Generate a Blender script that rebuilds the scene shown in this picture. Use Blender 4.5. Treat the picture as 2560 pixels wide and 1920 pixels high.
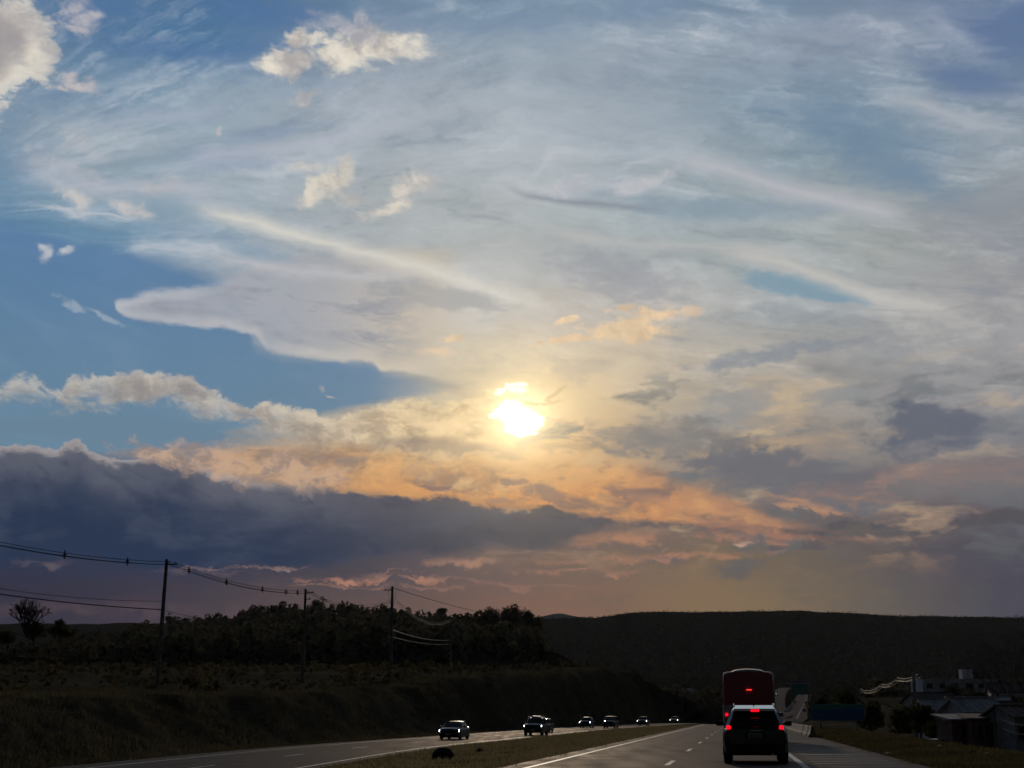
import bpy, bmesh, math, random
import numpy as np
from mathutils import Vector, Matrix

random.seed(7)
rng = np.random.default_rng(7)
scene = bpy.context.scene
for _o in list(bpy.data.objects):
    bpy.data.objects.remove(_o)
COL = scene.collection

# ------------------------------------------------------------------ camera
CAM_H = 1.35                      # driver's eye height over the road
FPX = 3400.0                      # focal length in pixels of a 2560 px wide frame
PITCH = math.atan(830.0 / FPX)    # looking up: mostly sky
cam_data = bpy.data.cameras.new('camera')
cam_data.sensor_width = 36.0
cam_data.lens = 36.0 * FPX / 2560.0
cam_data.clip_start = 0.1
cam_data.clip_end = 60000.0
cam = bpy.data.objects.new('camera', cam_data)
COL.objects.link(cam)
cam.location = (0, 0, CAM_H)
cam.rotation_euler = (math.pi / 2 + PITCH, 0, 0)
scene.camera = cam

# ------------------------------------------------------------------ render / view
scene.render.engine = 'CYCLES'
scene.view_settings.view_transform = 'Standard'
scene.view_settings.look = 'None'
scene.view_settings.exposure = 0.0
scene.view_settings.gamma = 1.0
scene.view_settings.use_curve_mapping = False
scene.cycles.use_denoising = True
scene.cycles.max_bounces = 4
scene.cycles.diffuse_bounces = 2
scene.cycles.glossy_bounces = 3
scene.cycles.transmission_bounces = 4
scene.cycles.transparent_max_bounces = 8
scene.cycles.sample_clamp_indirect = 3.0
scene.cycles.use_adaptive_sampling = True
scene.cycles.adaptive_threshold = 0.015
scene.cycles.adaptive_min_samples = 6

# ------------------------------------------------------------------ sun
SUN_AZ, SUN_EL = 0.293, 12.25     # degrees; azimuth measured from +Y towards +X
sun_data = bpy.data.lights.new('sun', 'SUN')
sun_data.energy = 0.7            # low sun, veiled by cloud
sun_data.angle = math.radians(2.5)
sun_data.color = (1.0, 0.83, 0.62)
sun = bpy.data.objects.new('sun', sun_data)
COL.objects.link(sun)
_a, _e = math.radians(SUN_AZ), math.radians(SUN_EL)
_sd = Vector((math.sin(_a) * math.cos(_e), math.cos(_a) * math.cos(_e), math.sin(_e)))
sun.rotation_euler = _sd.to_track_quat('Z', 'Y').to_euler()
sun.location = _sd * 100

# ------------------------------------------------------------------ sky
def azel(px, py):
    """bearing and elevation (degrees) of a point noted on the photograph"""
    a = (px - 1280.0) / FPX
    b = (960.0 - py) / FPX
    x, y, z = a, math.cos(PITCH) - b * math.sin(PITCH), math.sin(PITCH) + b * math.cos(PITCH)
    return math.degrees(math.atan2(x, y)), math.degrees(math.atan2(z, math.hypot(x, y)))

DPP = 57.2958 / FPX               # degrees per noted pixel

def lin(c):
    c = c / 255.0
    return c / 12.92 if c <= 0.04045 else ((c + 0.055) / 1.055) ** 2.4
def L3(c):
    return (lin(c[0]), lin(c[1]), lin(c[2]))

world = bpy.data.worlds.new('World')
scene.world = world
world.use_nodes = True
wt = world.node_tree
for _n in list(wt.nodes):
    wt.nodes.remove(_n)


TREE = [wt]                       # the node tree being built (groups keep each tree small)
class V:
    """a node socket with arithmetic"""
    def __init__(s, sock): s.s = sock
    def __add__(s, o): return mth('ADD', s, o)
    def __radd__(s, o): return mth('ADD', o, s)
    def __sub__(s, o): return mth('SUBTRACT', s, o)
    def __rsub__(s, o): return mth('SUBTRACT', o, s)
    def __mul__(s, o): return mth('MULTIPLY', s, o)
    def __rmul__(s, o): return mth('MULTIPLY', o, s)
    def __truediv__(s, o): return mth('DIVIDE', s, o)
def nd(kind): return TREE[-1].nodes.new(kind)
def link(a, b): TREE[-1].links.new(a, b)
def put(node, idx, v):
    if isinstance(v, V): link(v.s, node.inputs[idx])
    else: node.inputs[idx].default_value = v
def mth(op, a, b=None, c=None):
    n = nd('ShaderNodeMath'); n.operation = op
    put(n, 0, a)
    if b is not None: put(n, 1, b)
    if c is not None: put(n, 2, c)
    return V(n.outputs[0])
def sstep(x, lo, hi, smooth=True):
    n = nd('ShaderNodeMapRange')
    n.interpolation_type = 'SMOOTHSTEP' if smooth else 'LINEAR'
    n.clamp = True
    put(n, 0, x); put(n, 1, lo); put(n, 2, hi); n.inputs[3].default_value = 0; n.inputs[4].default_value = 1
    return V(n.outputs[0])
def mixc(f, a, b, mode='MIX'):
    n = nd('ShaderNodeMix'); n.data_type = 'RGBA'; n.blend_type = mode; n.clamp_result = False
    put(n, 0, f)
    for i, v in ((6, a), (7, b)):
        if isinstance(v, V): link(v.s, n.inputs[i])
        else: n.inputs[i].default_value = (*v, 1)
    return V(n.outputs[2])
def vec(x, y, z):
    n = nd('ShaderNodeCombineXYZ')
    put(n, 0, x); put(n, 1, y); put(n, 2, z)
    return V(n.outputs[0])
def vop(op, a, b=None, f=None):
    n = nd('ShaderNodeVectorMath'); n.operation = op
    for i, v in ((0, a), (1, b)):
        if v is None: continue
        if isinstance(v, V): link(v.s, n.inputs[i])
        else: n.inputs[i].default_value = v
    if f is not None: put(n, 3, f)
    return V(n.outputs[1] if op in ('LENGTH', 'DOT_PRODUCT') else n.outputs[0])
def vscale(v, f): return vop('SCALE', v, None, f)
def sep(v):
    n = nd('ShaderNodeSeparateXYZ'); link(v.s, n.inputs[0])
    return tuple(V(n.outputs[i]) for i in range(3))
def noise(v, scale, detail=5.0, rough=0.55, color=False, ntype='FBM'):
    n = nd('ShaderNodeTexNoise'); n.noise_dimensions = '3D'; n.noise_type = ntype
    link(v.s, n.inputs['Vector'])
    n.inputs['Scale'].default_value = scale; n.inputs['Detail'].default_value = detail
    n.inputs['Roughness'].default_value = rough
    return V(n.outputs['Color'] if color else n.outputs['Fac'])
def noise3(v, scale, detail, rough, gain):
    """three independent turbulence channels, centred on 0"""
    return vscale(vop('SUBTRACT', noise(v, scale, detail, rough, True), (0.5, 0.5, 0.5)), gain)
def affine(C, a0, e0, ang, sx, sy):
    """(bearing, elevation) -> local axes of an ellipse"""
    n = nd('ShaderNodeMapping'); n.vector_type = 'TEXTURE'
    link(C.s, n.inputs[0])
    n.inputs[1].default_value = (a0, e0, 0); n.inputs[2].default_value = (0, 0, math.radians(ang)); n.inputs[3].default_value = (sx, sy, 1)
    return V(n.outputs[0])
def fcurve(x, pts, lo=-26.0, hi=26.0):
    """1-D function of bearing given by points; y in degrees, scaled into 0..1 for the curve node"""
    pts = sorted(pts)
    ys = [p[1] for p in pts]; y0, y1 = min(ys) - .01, max(ys) + .01
    n = nd('ShaderNodeFloatCurve')
    c = n.mapping.curves[0]
    P = [((p[0] - lo) / (hi - lo), (p[1] - y0) / (y1 - y0)) for p in pts]
    while len(c.points) < len(P): c.points.new(0.5, 0.5)
    for q, p in zip(c.points, P): q.location = p; q.handle_type = 'AUTO_CLAMPED'
    n.mapping.update()
    link(sstep(x, lo, hi, False).s, n.inputs['Value'])
    return mth('MULTIPLY_ADD', V(n.outputs[0]), y1 - y0, y0)

class Group:
    """with Group(name, inputs) as g: build nodes; g.out(name, V). Then g.use(**sockets) in the outer tree"""
    def __init__(s, name, ins):
        s.t = bpy.data.node_groups.new(name, 'ShaderNodeTree'); s.ins = ins
        for n, k in ins.items(): s.t.interface.new_socket(n, in_out='INPUT', socket_type=k)
    def __enter__(s):
        TREE.append(s.t)
        s.gi = s.t.nodes.new('NodeGroupInput'); s.outs = {}
        for n in s.ins: setattr(s, n, V(s.gi.outputs[n]))
        return s
    def out(s, name, v, kind): s.outs[name] = (v, kind)
    def __exit__(s, *a):
        go = s.t.nodes.new('NodeGroupOutput')
        for n, (v, k) in s.outs.items():
            s.t.interface.new_socket(n, in_out='OUTPUT', socket_type=k)
        for n, (v, k) in s.outs.items(): s.t.links.new(v.s, go.inputs[n])
        TREE.pop()
    def use(s, **kw):
        n = nd('ShaderNodeGroup'); n.node_tree = s.t
        for k, v in kw.items(): link(v.s, n.inputs[k])
        return {k: V(n.outputs[k]) for k in s.outs}
FL, VC, CO = 'NodeSocketFloat', 'NodeSocketVector', 'NodeSocketColor'
# --- overall cloud-deck colour: what the photograph shows, row by row (every ~120 px), before the detail
GX = [0, 197, 394, 591, 788, 985, 1182, 1378, 1575, 1772, 1969, 2166, 2363, 2560]
GY = [0, 120, 240, 360, 480, 600, 720, 840, 960, 1080, 1200, 1320, 1440, 1540]
G = [
 [(92,120,158),(95,122,158),(80,113,156),(80,112,155),(92,121,160),(112,134,164),(118,139,168),(122,142,170),(120,140,167),(126,143,169),(122,141,170),(116,133,164),(102,123,158),(92,113,152)],
 [(88,120,160),(88,120,160),(82,118,160),(84,120,163),(118,140,170),(145,155,176),(140,155,176),(146,158,178),(146,156,176),(148,158,178),(146,156,178),(148,155,176),(136,146,170),(106,124,160)],
 [(110,135,168),(112,137,168),(138,157,180),(150,163,183),(160,168,186),(168,174,190),(168,174,190),(166,173,189),(160,168,185),(135,152,174),(124,142,165),(128,145,168),(128,143,168),(120,137,164)],
 [(118,141,170),(160,168,184),(150,164,182),(148,162,182),(158,167,183),(165,171,186),(173,179,190),(171,177,189),(162,169,184),(158,166,181),(124,144,165),(114,138,162),(138,150,170),(158,164,176)],
 [(104,137,172),(150,166,186),(142,160,182),(165,172,186),(168,172,184),(170,174,184),(166,170,182),(175,179,188),(166,172,183),(150,163,176),(166,170,180),(164,168,177),(142,150,162),(148,152,163)],
 [(92,130,168),(95,132,168),(108,139,170),(138,157,178),(168,174,184),(176,179,184),(184,185,187),(172,176,182),(156,166,175),(160,167,175),(166,170,175),(166,168,172),(152,153,160),(145,146,154)],
 [(94,134,170),(98,137,170),(150,162,176),(165,170,180),(168,171,178),(166,169,174),(180,179,178),(176,174,175),(171,171,173),(165,168,170),(140,157,168),(164,166,167),(164,163,164),(154,153,157)],
 [(98,137,168),(98,137,168),(98,137,168),(140,155,170),(178,177,178),(192,186,178),(205,195,180),(204,192,172),(194,183,167),(181,176,167),(173,169,163),(152,154,157),(155,156,158),(158,157,159)],
 [(100,137,165),(102,137,164),(104,137,162),(105,137,160),(112,135,152),(132,142,148),(205,188,155),(235,208,165),(207,188,160),(176,168,156),(163,158,150),(150,149,149),(145,146,150),(150,149,150)],
 [(104,130,152),(102,129,151),(102,129,151),(122,138,150),(185,168,146),(205,182,148),(222,190,145),(228,195,145),(178,162,140),(145,142,138),(165,149,132),(150,141,134),(116,121,132),(124,125,132)],
 [(80,95,120),(84,97,120),(98,104,120),(142,130,123),(172,144,116),(190,147,104),(212,152,96),(216,155,96),(182,141,104),(134,123,116),(124,118,118),(116,113,118),(128,117,116),(114,108,115)],
 [(48,59,84),(48,59,85),(50,61,87),(53,63,88),(57,66,89),(63,70,90),(78,80,94),(100,90,90),(118,102,94),(112,100,96),(106,97,96),(100,93,96),(95,89,96),(84,82,95)],
 [(44,48,68),(46,50,71),(49,52,71),(58,58,73),(72,66,74),(80,72,78),(102,87,86),(116,96,86),(122,102,87),(122,104,84),(116,101,84),(96,89,86),(79,76,86),(70,70,86)],
 [(48,45,60),(56,50,63),(68,58,68),(80,67,71),(92,76,74),(101,81,75),(115,89,79),(130,96,82),(127,99,81),(131,109,84),(129,108,84),(104,95,86),(82,79,86),(70,70,86)],
]
for _r in range(9, 14):            # low on the right: grey rather than mauve
    G[_r] = G[_r][:9] + [(r, g, b - 1) for r, g, b in G[_r][9:]]
for _r in range(6):                # the high veil is a cool grey
    G[_r] = [(r - 2, g + 1, b - 5) for r, g, b in G[_r]]
def grid_at(px, py):
    px = min(max(px, 0), 2560); py = min(max(py, 0), 1540)
    i = max(k for k in range(len(GX) - 1) if GX[k] <= px); j = max(k for k in range(len(GY) - 1) if GY[k] <= py)
    u = (px - GX[i]) / (GX[i + 1] - GX[i]); v = (py - GY[j]) / (GY[j + 1] - GY[j])
    o = []
    for c in range(3):
        a = lin(G[j][i][c]) * (1 - u) + lin(G[j][i + 1][c]) * u
        b = lin(G[j + 1][i][c]) * (1 - u) + lin(G[j + 1][i + 1][c]) * u
        o.append(a * (1 - v) + b * v)
    return o
def unproject(az, el):
    a, e = math.radians(az), math.radians(el)
    x, y, z = math.sin(a) * math.cos(e), math.cos(a) * math.cos(e), math.sin(e)
    f = y * math.cos(PITCH) + z * math.sin(PITCH); u = -y * math.sin(PITCH) + z * math.cos(PITCH)
    return 1280 + FPX * x / f, 960 - FPX * u / f


# --- coordinates and turbulence shared by all layers
with Group('sky_fields', {'Dir': VC}) as g:
    DX, DY, DZ = sep(g.Dir)
    AZ = mth('ARCTAN2', DX, DY) * 57.29578
    EL = mth('ARCSINE', mth('MAXIMUM', mth('MINIMUM', DZ, 0.9999), -0.9999)) * 57.29578
    PD = vscale(g.Dir, 57.3)
    PH = vop('MULTIPLY', PD, (1.0, 1.0, 2.6))
    Wn = noise3(PH, 0.13, 6, 0.6, 2.4)          # slow billows
    Fn = noise3(PH, 0.75, 4, 0.6, 2.4)          # fraying
    Gn = noise3(vop('ADD', PD, vscale(Wn, 1.5)), 0.62, 7, 0.66, 2.6)   # cauliflower edges
    wx, wy, wz = sep(Wn); fx, fy, fz = sep(Fn)
    C = vec(AZ, EL, 0.0)
    # the high streaks fan out from the left and lie parallel on the right
    pa, pe = azel(-420, 520)
    fdx = AZ - pa; fdy = EL - pe
    qf = vec(mth('SQRT', fdx * fdx + fdy * fdy) * 0.19, mth('ARCTAN2', fdy, fdx) * 11.0, 0.0)
    tmix = sstep(AZ, -3.0, 8.0)
    n_l = noise(vop('ADD', qf, vscale(Wn, 1.2)), 0.6, 6, 0.6)
    n_r = noise(vop('ADD', affine(C, 0, 0, -13, 3.6, 1.25), vscale(Wn, 1.5)), 0.55, 6, 0.6)
    st1 = mth('MULTIPLY_ADD', n_l + (n_r - n_l) * tmix, 2.7, -1.35)
    f_l = noise(vop('ADD', vop('MULTIPLY', qf, (0.8, 3.4, 1.0)), vscale(Wn, 2.2)), 0.7, 5, 0.62)      # fine fibres
    f_r = noise(vop('ADD', affine(C, 7, 3, -12, 5.5, 0.42), vscale(Wn, 1.9)), 0.8, 5, 0.62)
    st2 = mth('MULTIPLY_ADD', f_l + (f_r - f_l) * tmix, 2.7, -1.35)
    q3 = vop('ADD', affine(C, 4, 2, 2, 3.6, 1.05), vscale(Wn, 1.3))
    lw1 = noise(q3, 0.75, 6, 0.53) - 0.5
    q4 = vop('ADD', affine(C, 9, 5, 2, 1.6, 0.42), vscale(Wn, 1.4))
    lw2 = noise(q4, 0.8, 5, 0.55) - 0.5
    rel2 = mth('MULTIPLY_ADD', lw1, 2.6, lw2 * 0.8)
    g.out('C', C, VC); g.out('W', Wn, VC); g.out('F', Fn, VC); g.out('N', Gn, VC)
    g.out('R', vec(rel2, st1, st2), VC)
tc = nd('ShaderNodeTexCoord')
FIELDS = g.use(Dir=V(tc.outputs['Generated']))

ROWS_EL = [1.0, 2.6, 4.4, 6.0, 7.6, 9.3, 11.0, 12.8, 14.8, 16.8, 18.8, 20.8, 22.8, 24.8, 27.0, 29.3]
LO, HI = -24.0, 24.0
SIN = {'C': VC, 'W': VC, 'F': VC, 'N': VC, 'R': VC}
with Group('sky_deck', SIN) as g:
    az, el, _ = sep(g.C); wx, wy, _ = sep(g.W); fx, fy, _ = sep(g.F); rel2, st1, st2 = sep(g.R)
    AZ1 = az + wx * 2.2 + fx * 0.5
    EL1 = el + wy * 0.9 + fy * 0.3
    tpos = sstep(AZ1, LO, HI, False)
    sky_col = None
    for k, e_ in enumerate(ROWS_EL):
        rp = nd('ShaderNodeValToRGB')
        rp.color_ramp.interpolation = 'B_SPLINE'
        NS = 22
        els = rp.color_ramp.elements
        while len(els) < NS: els.new(0.5)
        for q in range(NS): els[q].position = q / (NS - 1)
        for q in range(NS):
            px, py = unproject(LO + (HI - LO) * q / (NS - 1), e_)
            els[q].color = (*grid_at(px, py), 1)
        link(tpos.s, rp.inputs[0])
        c = V(rp.outputs[0])
        sky_col = c if sky_col is None else mixc(sstep(EL1, ROWS_EL[k - 1], e_), sky_col, c)
    # soft relief of the high veil
    hi_m = sstep(el, 9.0, 15.0)
    relief = mth('MULTIPLY_ADD', st1, 0.60, st2 * 0.50)
    relief = relief + fx * 0.12
    sky_col = vscale(sky_col, mth('MULTIPLY_ADD', relief * hi_m, 0.30, 1.0))
    lightc = mixc(sstep(el, 12.0, 20.0), (lin(218), lin(204), lin(182)), (lin(196), lin(199), lin(204)))
    sky_col = mixc(sstep(relief, 0.04, 0.62) * hi_m * 0.62, sky_col, lightc)
    darkc = mixc(sstep(el, 12.0, 19.0), (lin(150), lin(150), lin(150)), (lin(116), lin(138), lin(161)))
    sky_col = mixc(sstep(relief, -0.05, -0.62) * sstep(el, 12.0, 16.0) * 0.55, sky_col, darkc)
    fil = sstep(mth('ABSOLUTE', st2 + fy * 0.25), 0.34, 0.0) * sstep(st1, -0.25, 0.45) * hi_m
    sky_col = mixc(fil * 0.20, sky_col, mixc(sstep(el, 13.0, 20.0), (lin(222), lin(210), lin(190)), (lin(196), lin(200), lin(208))))
    g.out('Color', sky_col, CO)
_deck = g.use(**FIELDS)['Color']
SKY = {'hi': _deck, 'lo': _deck}          # two stacks of layers: above and below 13 degrees
FLD = {'hi': dict(FIELDS), 'lo': dict(FIELDS)}

class Layer:
    """a feature of the sky in its own small node group: with Layer(name): over(mask, colour) ..."""
    def __init__(s, name, where=('hi', 'lo')): s.g = Group('sky_' + name, dict(SIN, Color=CO)); s.where = where
    def __enter__(s):
        global AZ, EL, CC, NV, wx, wy, wz, fx, fy, fz, gx, gy, gz, rel2, st1, st2, sky_col
        g = s.g.__enter__()
        CC = g.C; NV = g.N
        AZ, EL, _ = sep(g.C); wx, wy, wz = sep(g.W); fx, fy, fz = sep(g.F); gx, gy, gz = sep(g.N); rel2, st1, st2 = sep(g.R)
        sky_col = g.Color
    def __exit__(s, *a):
        s.g.out('Color', sky_col, CO); s.g.out('C2', CC, VC); s.g.__exit__()
        for w in s.where:
            r = s.g.use(Color=SKY[w], **FLD[w])
            SKY[w] = r['Color']; FLD[w]['C'] = r['C2']
def over(mask, col):
    global sky_col, CC
    sky_col = mixc(mask, sky_col, col)
    # hands the coordinates on through this layer, so that layers are evaluated one after another
    n = nd('ShaderNodeVectorMath'); n.operation = 'MULTIPLY_ADD'
    link(sky_col.s, n.inputs[0]); n.inputs[1].default_value = (1e-9, 1e-9, 1e-9); link(CC.s, n.inputs[2])
    CC = V(n.outputs[0])
def band(top, bot, n, et=0.25, eb=0.25, at=0.6, ab=0.6):
    """cloud between two outlines (noted points), frayed by noise n"""
    T = fcurve(AZ, [azel(*p) for p in top])
    B = fcurve(AZ, [azel(*p) for p in bot])
    return sstep(mth('MULTIPLY_ADD', n, at, T - EL), 0.0, et) * sstep(mth('MULTIPLY_ADD', n, ab, EL - B), 0.0, eb)
def puff(els, n, amp=0.9, off=0.0, warp=0.55):
    """union of ellipses (px, py, rx, ry, angle) with a torn outline; >0 inside"""
    m = None
    n_ = nd('ShaderNodeVectorMath'); n_.operation = 'MULTIPLY_ADD'
    link(NV.s, n_.inputs[0]); n_.inputs[1].default_value = (warp, warp * 0.7, 0); link(CC.s, n_.inputs[2])
    CW = V(n_.outputs[0])
    for (px, py, rx, ry, an) in els:
        a0, e0 = azel(px, py)
        d = vop('LENGTH', affine(CW, a0, e0, an, rx * DPP / math.cos(math.radians(e0)), ry * DPP))
        m = d if m is None else mth('SMOOTH_MIN', m, d, 0.12)
    return mth('MULTIPLY_ADD', n, amp, (1.0 + off) - m)
# ---- right half, low: grey and orange broken deck
with Layer('broken_deck'):
    low_r = sstep(AZ, -4.0, 3.0) * sstep(EL, 3.2, 6.5) * (1.0 - sstep(EL, 12.5, 15.5))
    dk = sstep(rel2 + gy * 0.25, 0.0, 0.42) * low_r
    lt = sstep(rel2 + gy * 0.25, -0.05, -0.55) * low_r
    over(dk * 0.80, mixc(sstep(EL, 3, 12), (lin(82), lin(82), lin(86)), (lin(116), lin(120), lin(124))))
    warm = mixc(sstep(EL, 2.5, 11), (lin(186), lin(136), lin(102)), (lin(208), lin(182), lin(146)))
    over(lt * sstep(EL, 4.5, 8.0) * 0.55 * (1.0 - sstep(AZ, 14, 26) * 0.7), warm)

# ---- blue holes
with Layer('blue_holes', ('hi',)):
    h = sstep(puff([(1975, 712, 175, 34, -12), (2080, 745, 120, 18, -14)], fx, 0.55), 0.0, 0.55)
    over(h * 0.85, (lin(124), lin(153), lin(170)))
    h = sstep(puff([(2130, 330, 330, 95, -24), (2260, 430, 200, 70, -22)], wx, 1.2), 0.0, 0.9)
    over(h * 0.85, (lin(112), lin(136), lin(158)))
    h = sstep(puff([(1830, 520, 320, 42, -5)], wx, 1.3), 0.0, 0.9)
    over(h * 0.75, (lin(132), lin(151), lin(166)))
    h = sstep(puff([(2560, 60, 260, 130, 0), (2420, 190, 160, 50, -20)], wx, 1.0), 0.0, 0.9)
    over(h * 0.75, (lin(96), lin(118), lin(154)))
    h = sstep(puff([(1240, 60, 420, 55, 0), (1560, 30, 300, 50, 4)], wx, 1.1), 0.0, 0.9)
    over(h * 0.55, (lin(118), lin(139), lin(166)))
    h = sstep(puff([(700, 330, 200, 26, 12), (560, 400, 160, 34, 5)], wx + fx * 0.5, 1.1), 0.0, 0.9)
    over(h * 0.55, (lin(132), lin(150), lin(174)))
    h = sstep(puff([(690, 650, 260, 34, -16)], fx, 0.9), 0.0, 0.8)
    over(h * 0.5, (lin(126), lin(150), lin(172)))
    h = sstep(puff([(440, 130, 330, 62, 8), (250, 20, 190, 70, 0), (600, 30, 250, 60, 0)], wx, 1.2), 0.0, 0.9)
    over(h * 0.7, (lin(80), lin(114), lin(158)))

# ---- clear blue left side under the cirrus
with Layer('clear_left'):
    m = band([(-300, 560), (60, 540), (200, 580), (330, 605), (450, 640), (560, 680), (620, 770), (650, 845), (760, 868), (900, 876), (960, 900), (1060, 915), (1260, 930)],
             [(-300, 1160), (0, 1150), (330, 1130), (700, 1060), (900, 1020), (1120, 985), (1260, 955)], wy * 0.5 + fy * 0.3, 0.8, 0.3)
    m = m * (1.0 - sstep(AZ, azel(900, 900)[0], azel(1240, 900)[0]))
    blue = mixc(sstep(EL, 9.0, 21.0), (lin(104), lin(134), lin(155)), (lin(88), lin(124), lin(163)))
    blue = vscale(blue, mth('MULTIPLY_ADD', st1 + fx * 0.3, 0.07, 1.0))
    over(m * 0.92, blue)

# ---- high cirrus sheet with the sharp lower rim
with Layer('cirrus_sheet'):
    cbot = [(-200, 735), (270, 745), (288, 772), (310, 792), (350, 804), (430, 818), (520, 826), (600, 832), (645, 846), (665, 878), (700, 890), (790, 900), (850, 905),
            (930, 912), (955, 930), (1040, 940), (1120, 962), (1200, 985)]
    ctop = [(-200, 800), (272, 760), (290, 742), (330, 730), (400, 716), (470, 705), (540, 690), (640, 650), (760, 620), (950, 610), (1200, 600)]
    B = fcurve(AZ, [azel(*p) for p in cbot]); T = fcurve(AZ, [azel(*p) for p in ctop])
    dB = EL - B + fy * 0.20 + gy * 0.22; dT = T - EL + fy * 0.3 + wy * 0.3
    fade = 1.0 - sstep(AZ, azel(1000, 900)[0], azel(1200, 900)[0])
    sheet = sstep(dB, -0.05, 0.26) * sstep(dT, 0.0, 0.55) * fade
    base_c = mixc(sstep(AZ, azel(700, 800)[0], azel(1200, 800)[0]), (lin(164), lin(167), lin(175)), (lin(208), lin(192), lin(168)))
    over(sheet * mth('MULTIPLY_ADD', st1 + gz * 0.5 + fx * 0.3, 0.45, 0.80), base_c)
    shade = sstep(st2 + st1 * 0.6 + fy * 0.3, -0.1, 0.5) * sstep(dB, 0.25, 0.9) * sstep(dT, 0.2, 0.9)
    over(sheet * shade * 0.85 * (1.0 - sstep(AZ, azel(900, 800)[0], azel(1150, 800)[0])), (lin(146), lin(150), lin(160)))
    rimc = mixc(sstep(AZ, -13, -4), (lin(188), lin(188), lin(192)), (lin(208), lin(197), lin(180)))
    over(sheet * sstep(dB, 0.75, 0.1) * mth('MULTIPLY_ADD', gz + st2 * 0.5, 0.45, 0.62), rimc)
    over(sheet * sstep(dT, 0.85, 0.3) * (1.0 - sstep(AZ, azel(430, 720)[0], azel(600, 720)[0])) * 0.75, (lin(188), lin(189), lin(194)))
    m = sstep(puff([(185, 765, 48, 13, -32), (250, 790, 70, 8, -14)], gx, 1.1), 0.0, 0.7)
    over(m * 0.65, (lin(160), lin(172), lin(186)))

# ---- long bright cirrus streaks
with Layer('streaks', ('hi',)):
    def streak(pts, half, col, op, n, amp=0.5):
        C = fcurve(AZ, [azel(*p) for p in pts], -26, 26)
        xs = sorted(azel(*p)[0] for p in pts)
        ends = sstep(AZ, xs[0], xs[0] + 2.5) * (1.0 - sstep(AZ, xs[-1] - 2.5, xs[-1]))
        d = mth('ABSOLUTE', EL - C + n * amp) / half
        over(mth('POWER', mth('SUBTRACT', 1.0, sstep(d, 0.0, 1.0, False)), 1.3) * ends * op, col)
    streak([(440, 505), (640, 560), (760, 592), (900, 630), (1020, 662), (1150, 702), (1290, 748), (1400, 770)], 0.62, (lin(216), lin(212), lin(202)), 0.85, wy * 0.5 + fy * 0.4)
    streak([(20, 508), (130, 522), (250, 540), (330, 546), (430, 560)], 0.22, (lin(190), lin(194), lin(200)), 0.8, fy)
    streak([(450, 640), (650, 665), (800, 690), (950, 690), (1100, 705)], 0.45, (lin(190), lin(189), lin(192)), 0.7, wy + fy * 0.6)
    streak([(0, 395), (120, 430), (300, 470), (480, 480), (620, 500)], 0.75, (lin(182), lin(186), lin(196)), 0.75, wy + fy * 0.8)
    streak([(1640, 385), (1800, 415), (1980, 470), (2140, 510), (2330, 550)], 0.75, (lin(186), lin(186), lin(192)), 0.8, wy * 0.8)
    streak([(1750, 630), (1900, 648), (2050, 690), (2200, 740), (2420, 770)], 0.6, (lin(198), lin(194), lin(188)), 0.75, wy * 0.5 + gy * 0.25)
    streak([(1290, 580), (1450, 595), (1650, 615), (1850, 625), (2100, 660)], 0.5, (lin(188), lin(186), lin(184)), 0.55, wy)
    streak([(2150, 220), (2280, 260), (2420, 300), (2600, 345)], 0.75, (lin(170), lin(176), lin(184)), 0.8, wy * 0.6 + fy * 0.7)
    streak([(2240, 10), (2320, 45), (2420, 110), (2500, 170)], 0.7, (lin(165), lin(172), lin(188)), 0.55, wy)
    streak([(1230, 430), (1300, 485), (1420, 505), (1560, 515), (1700, 530)], 0.28, (lin(134), lin(141), lin(153)), 0.85, wy * 0.4 + fy * 0.2)
    streak([(1250, 480), (1340, 440), (1420, 375), (1520, 370)], 0.5, (lin(196), lin(199), lin(204)), 0.5, wy * 0.7 + fy * 0.8)
    streak([(1480, 440), (1560, 420), (1640, 395), (1740, 400)], 0.4, (lin(194), lin(197), lin(203)), 0.5, wy * 0.6 + fy * 0.8)
    streak([(180, 350), (330, 300), (480, 285), (640, 240)], 0.5, (lin(168), lin(176), lin(192)), 0.55, wy)
    streak([(400, 420), (560, 385), (720, 360), (900, 330), (1100, 270)], 0.6, (lin(178), lin(182), lin(194)), 0.55, wy)

# ---- dark smudges in the veil
with Layer('smudges'):
    for els, c, o in (([(1560, 690, 200, 60, -12)], (150, 152, 160), .55), ([(1980, 880, 260, 26, 6)], (132, 140, 150), .75), ([(1130, 745, 230, 40, -8)], (158, 160, 162), .6),
                      ([(2500, 560, 180, 120, 0)], (140, 144, 155), .5), ([(1480, 925, 130, 45, 0)], (186, 172, 155), .6), ([(1850, 1010, 110, 60, 10)], (142, 145, 148), .6),
                      ([(2330, 1060, 170, 75, 0)], (98, 103, 116), .9), ([(1880, 1160, 300, 75, -14), (2100, 1230, 170, 60, -10)], (106, 107, 114), .9), ([(1640, 1090, 200, 60, -8)], (136, 132, 128), .75), ([(1790, 1310, 330, 20, -3)], (90, 88, 95), .85), ([(2160, 1325, 260, 26, 0)], (84, 83, 88), .85), ([(1590, 1232, 130, 24, -4)], (118, 108, 104), .8), ([(2180, 1190, 110, 30, 8)], (110, 106, 112), .7), ([(2480, 1290, 150, 40, 0)], (82, 79, 85), .8), ([(2090, 985, 120, 24, 6)], (138, 142, 146), .6), ([(1560, 1370, 180, 16, 4)], (112, 98, 94), .6)):
        m = sstep(puff(els, wx * 0.7 + fy * 0.6 + gx * 0.4, 1.1, warp=0.9), -0.05, 0.6)
        over(m * o, L3(c))

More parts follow.
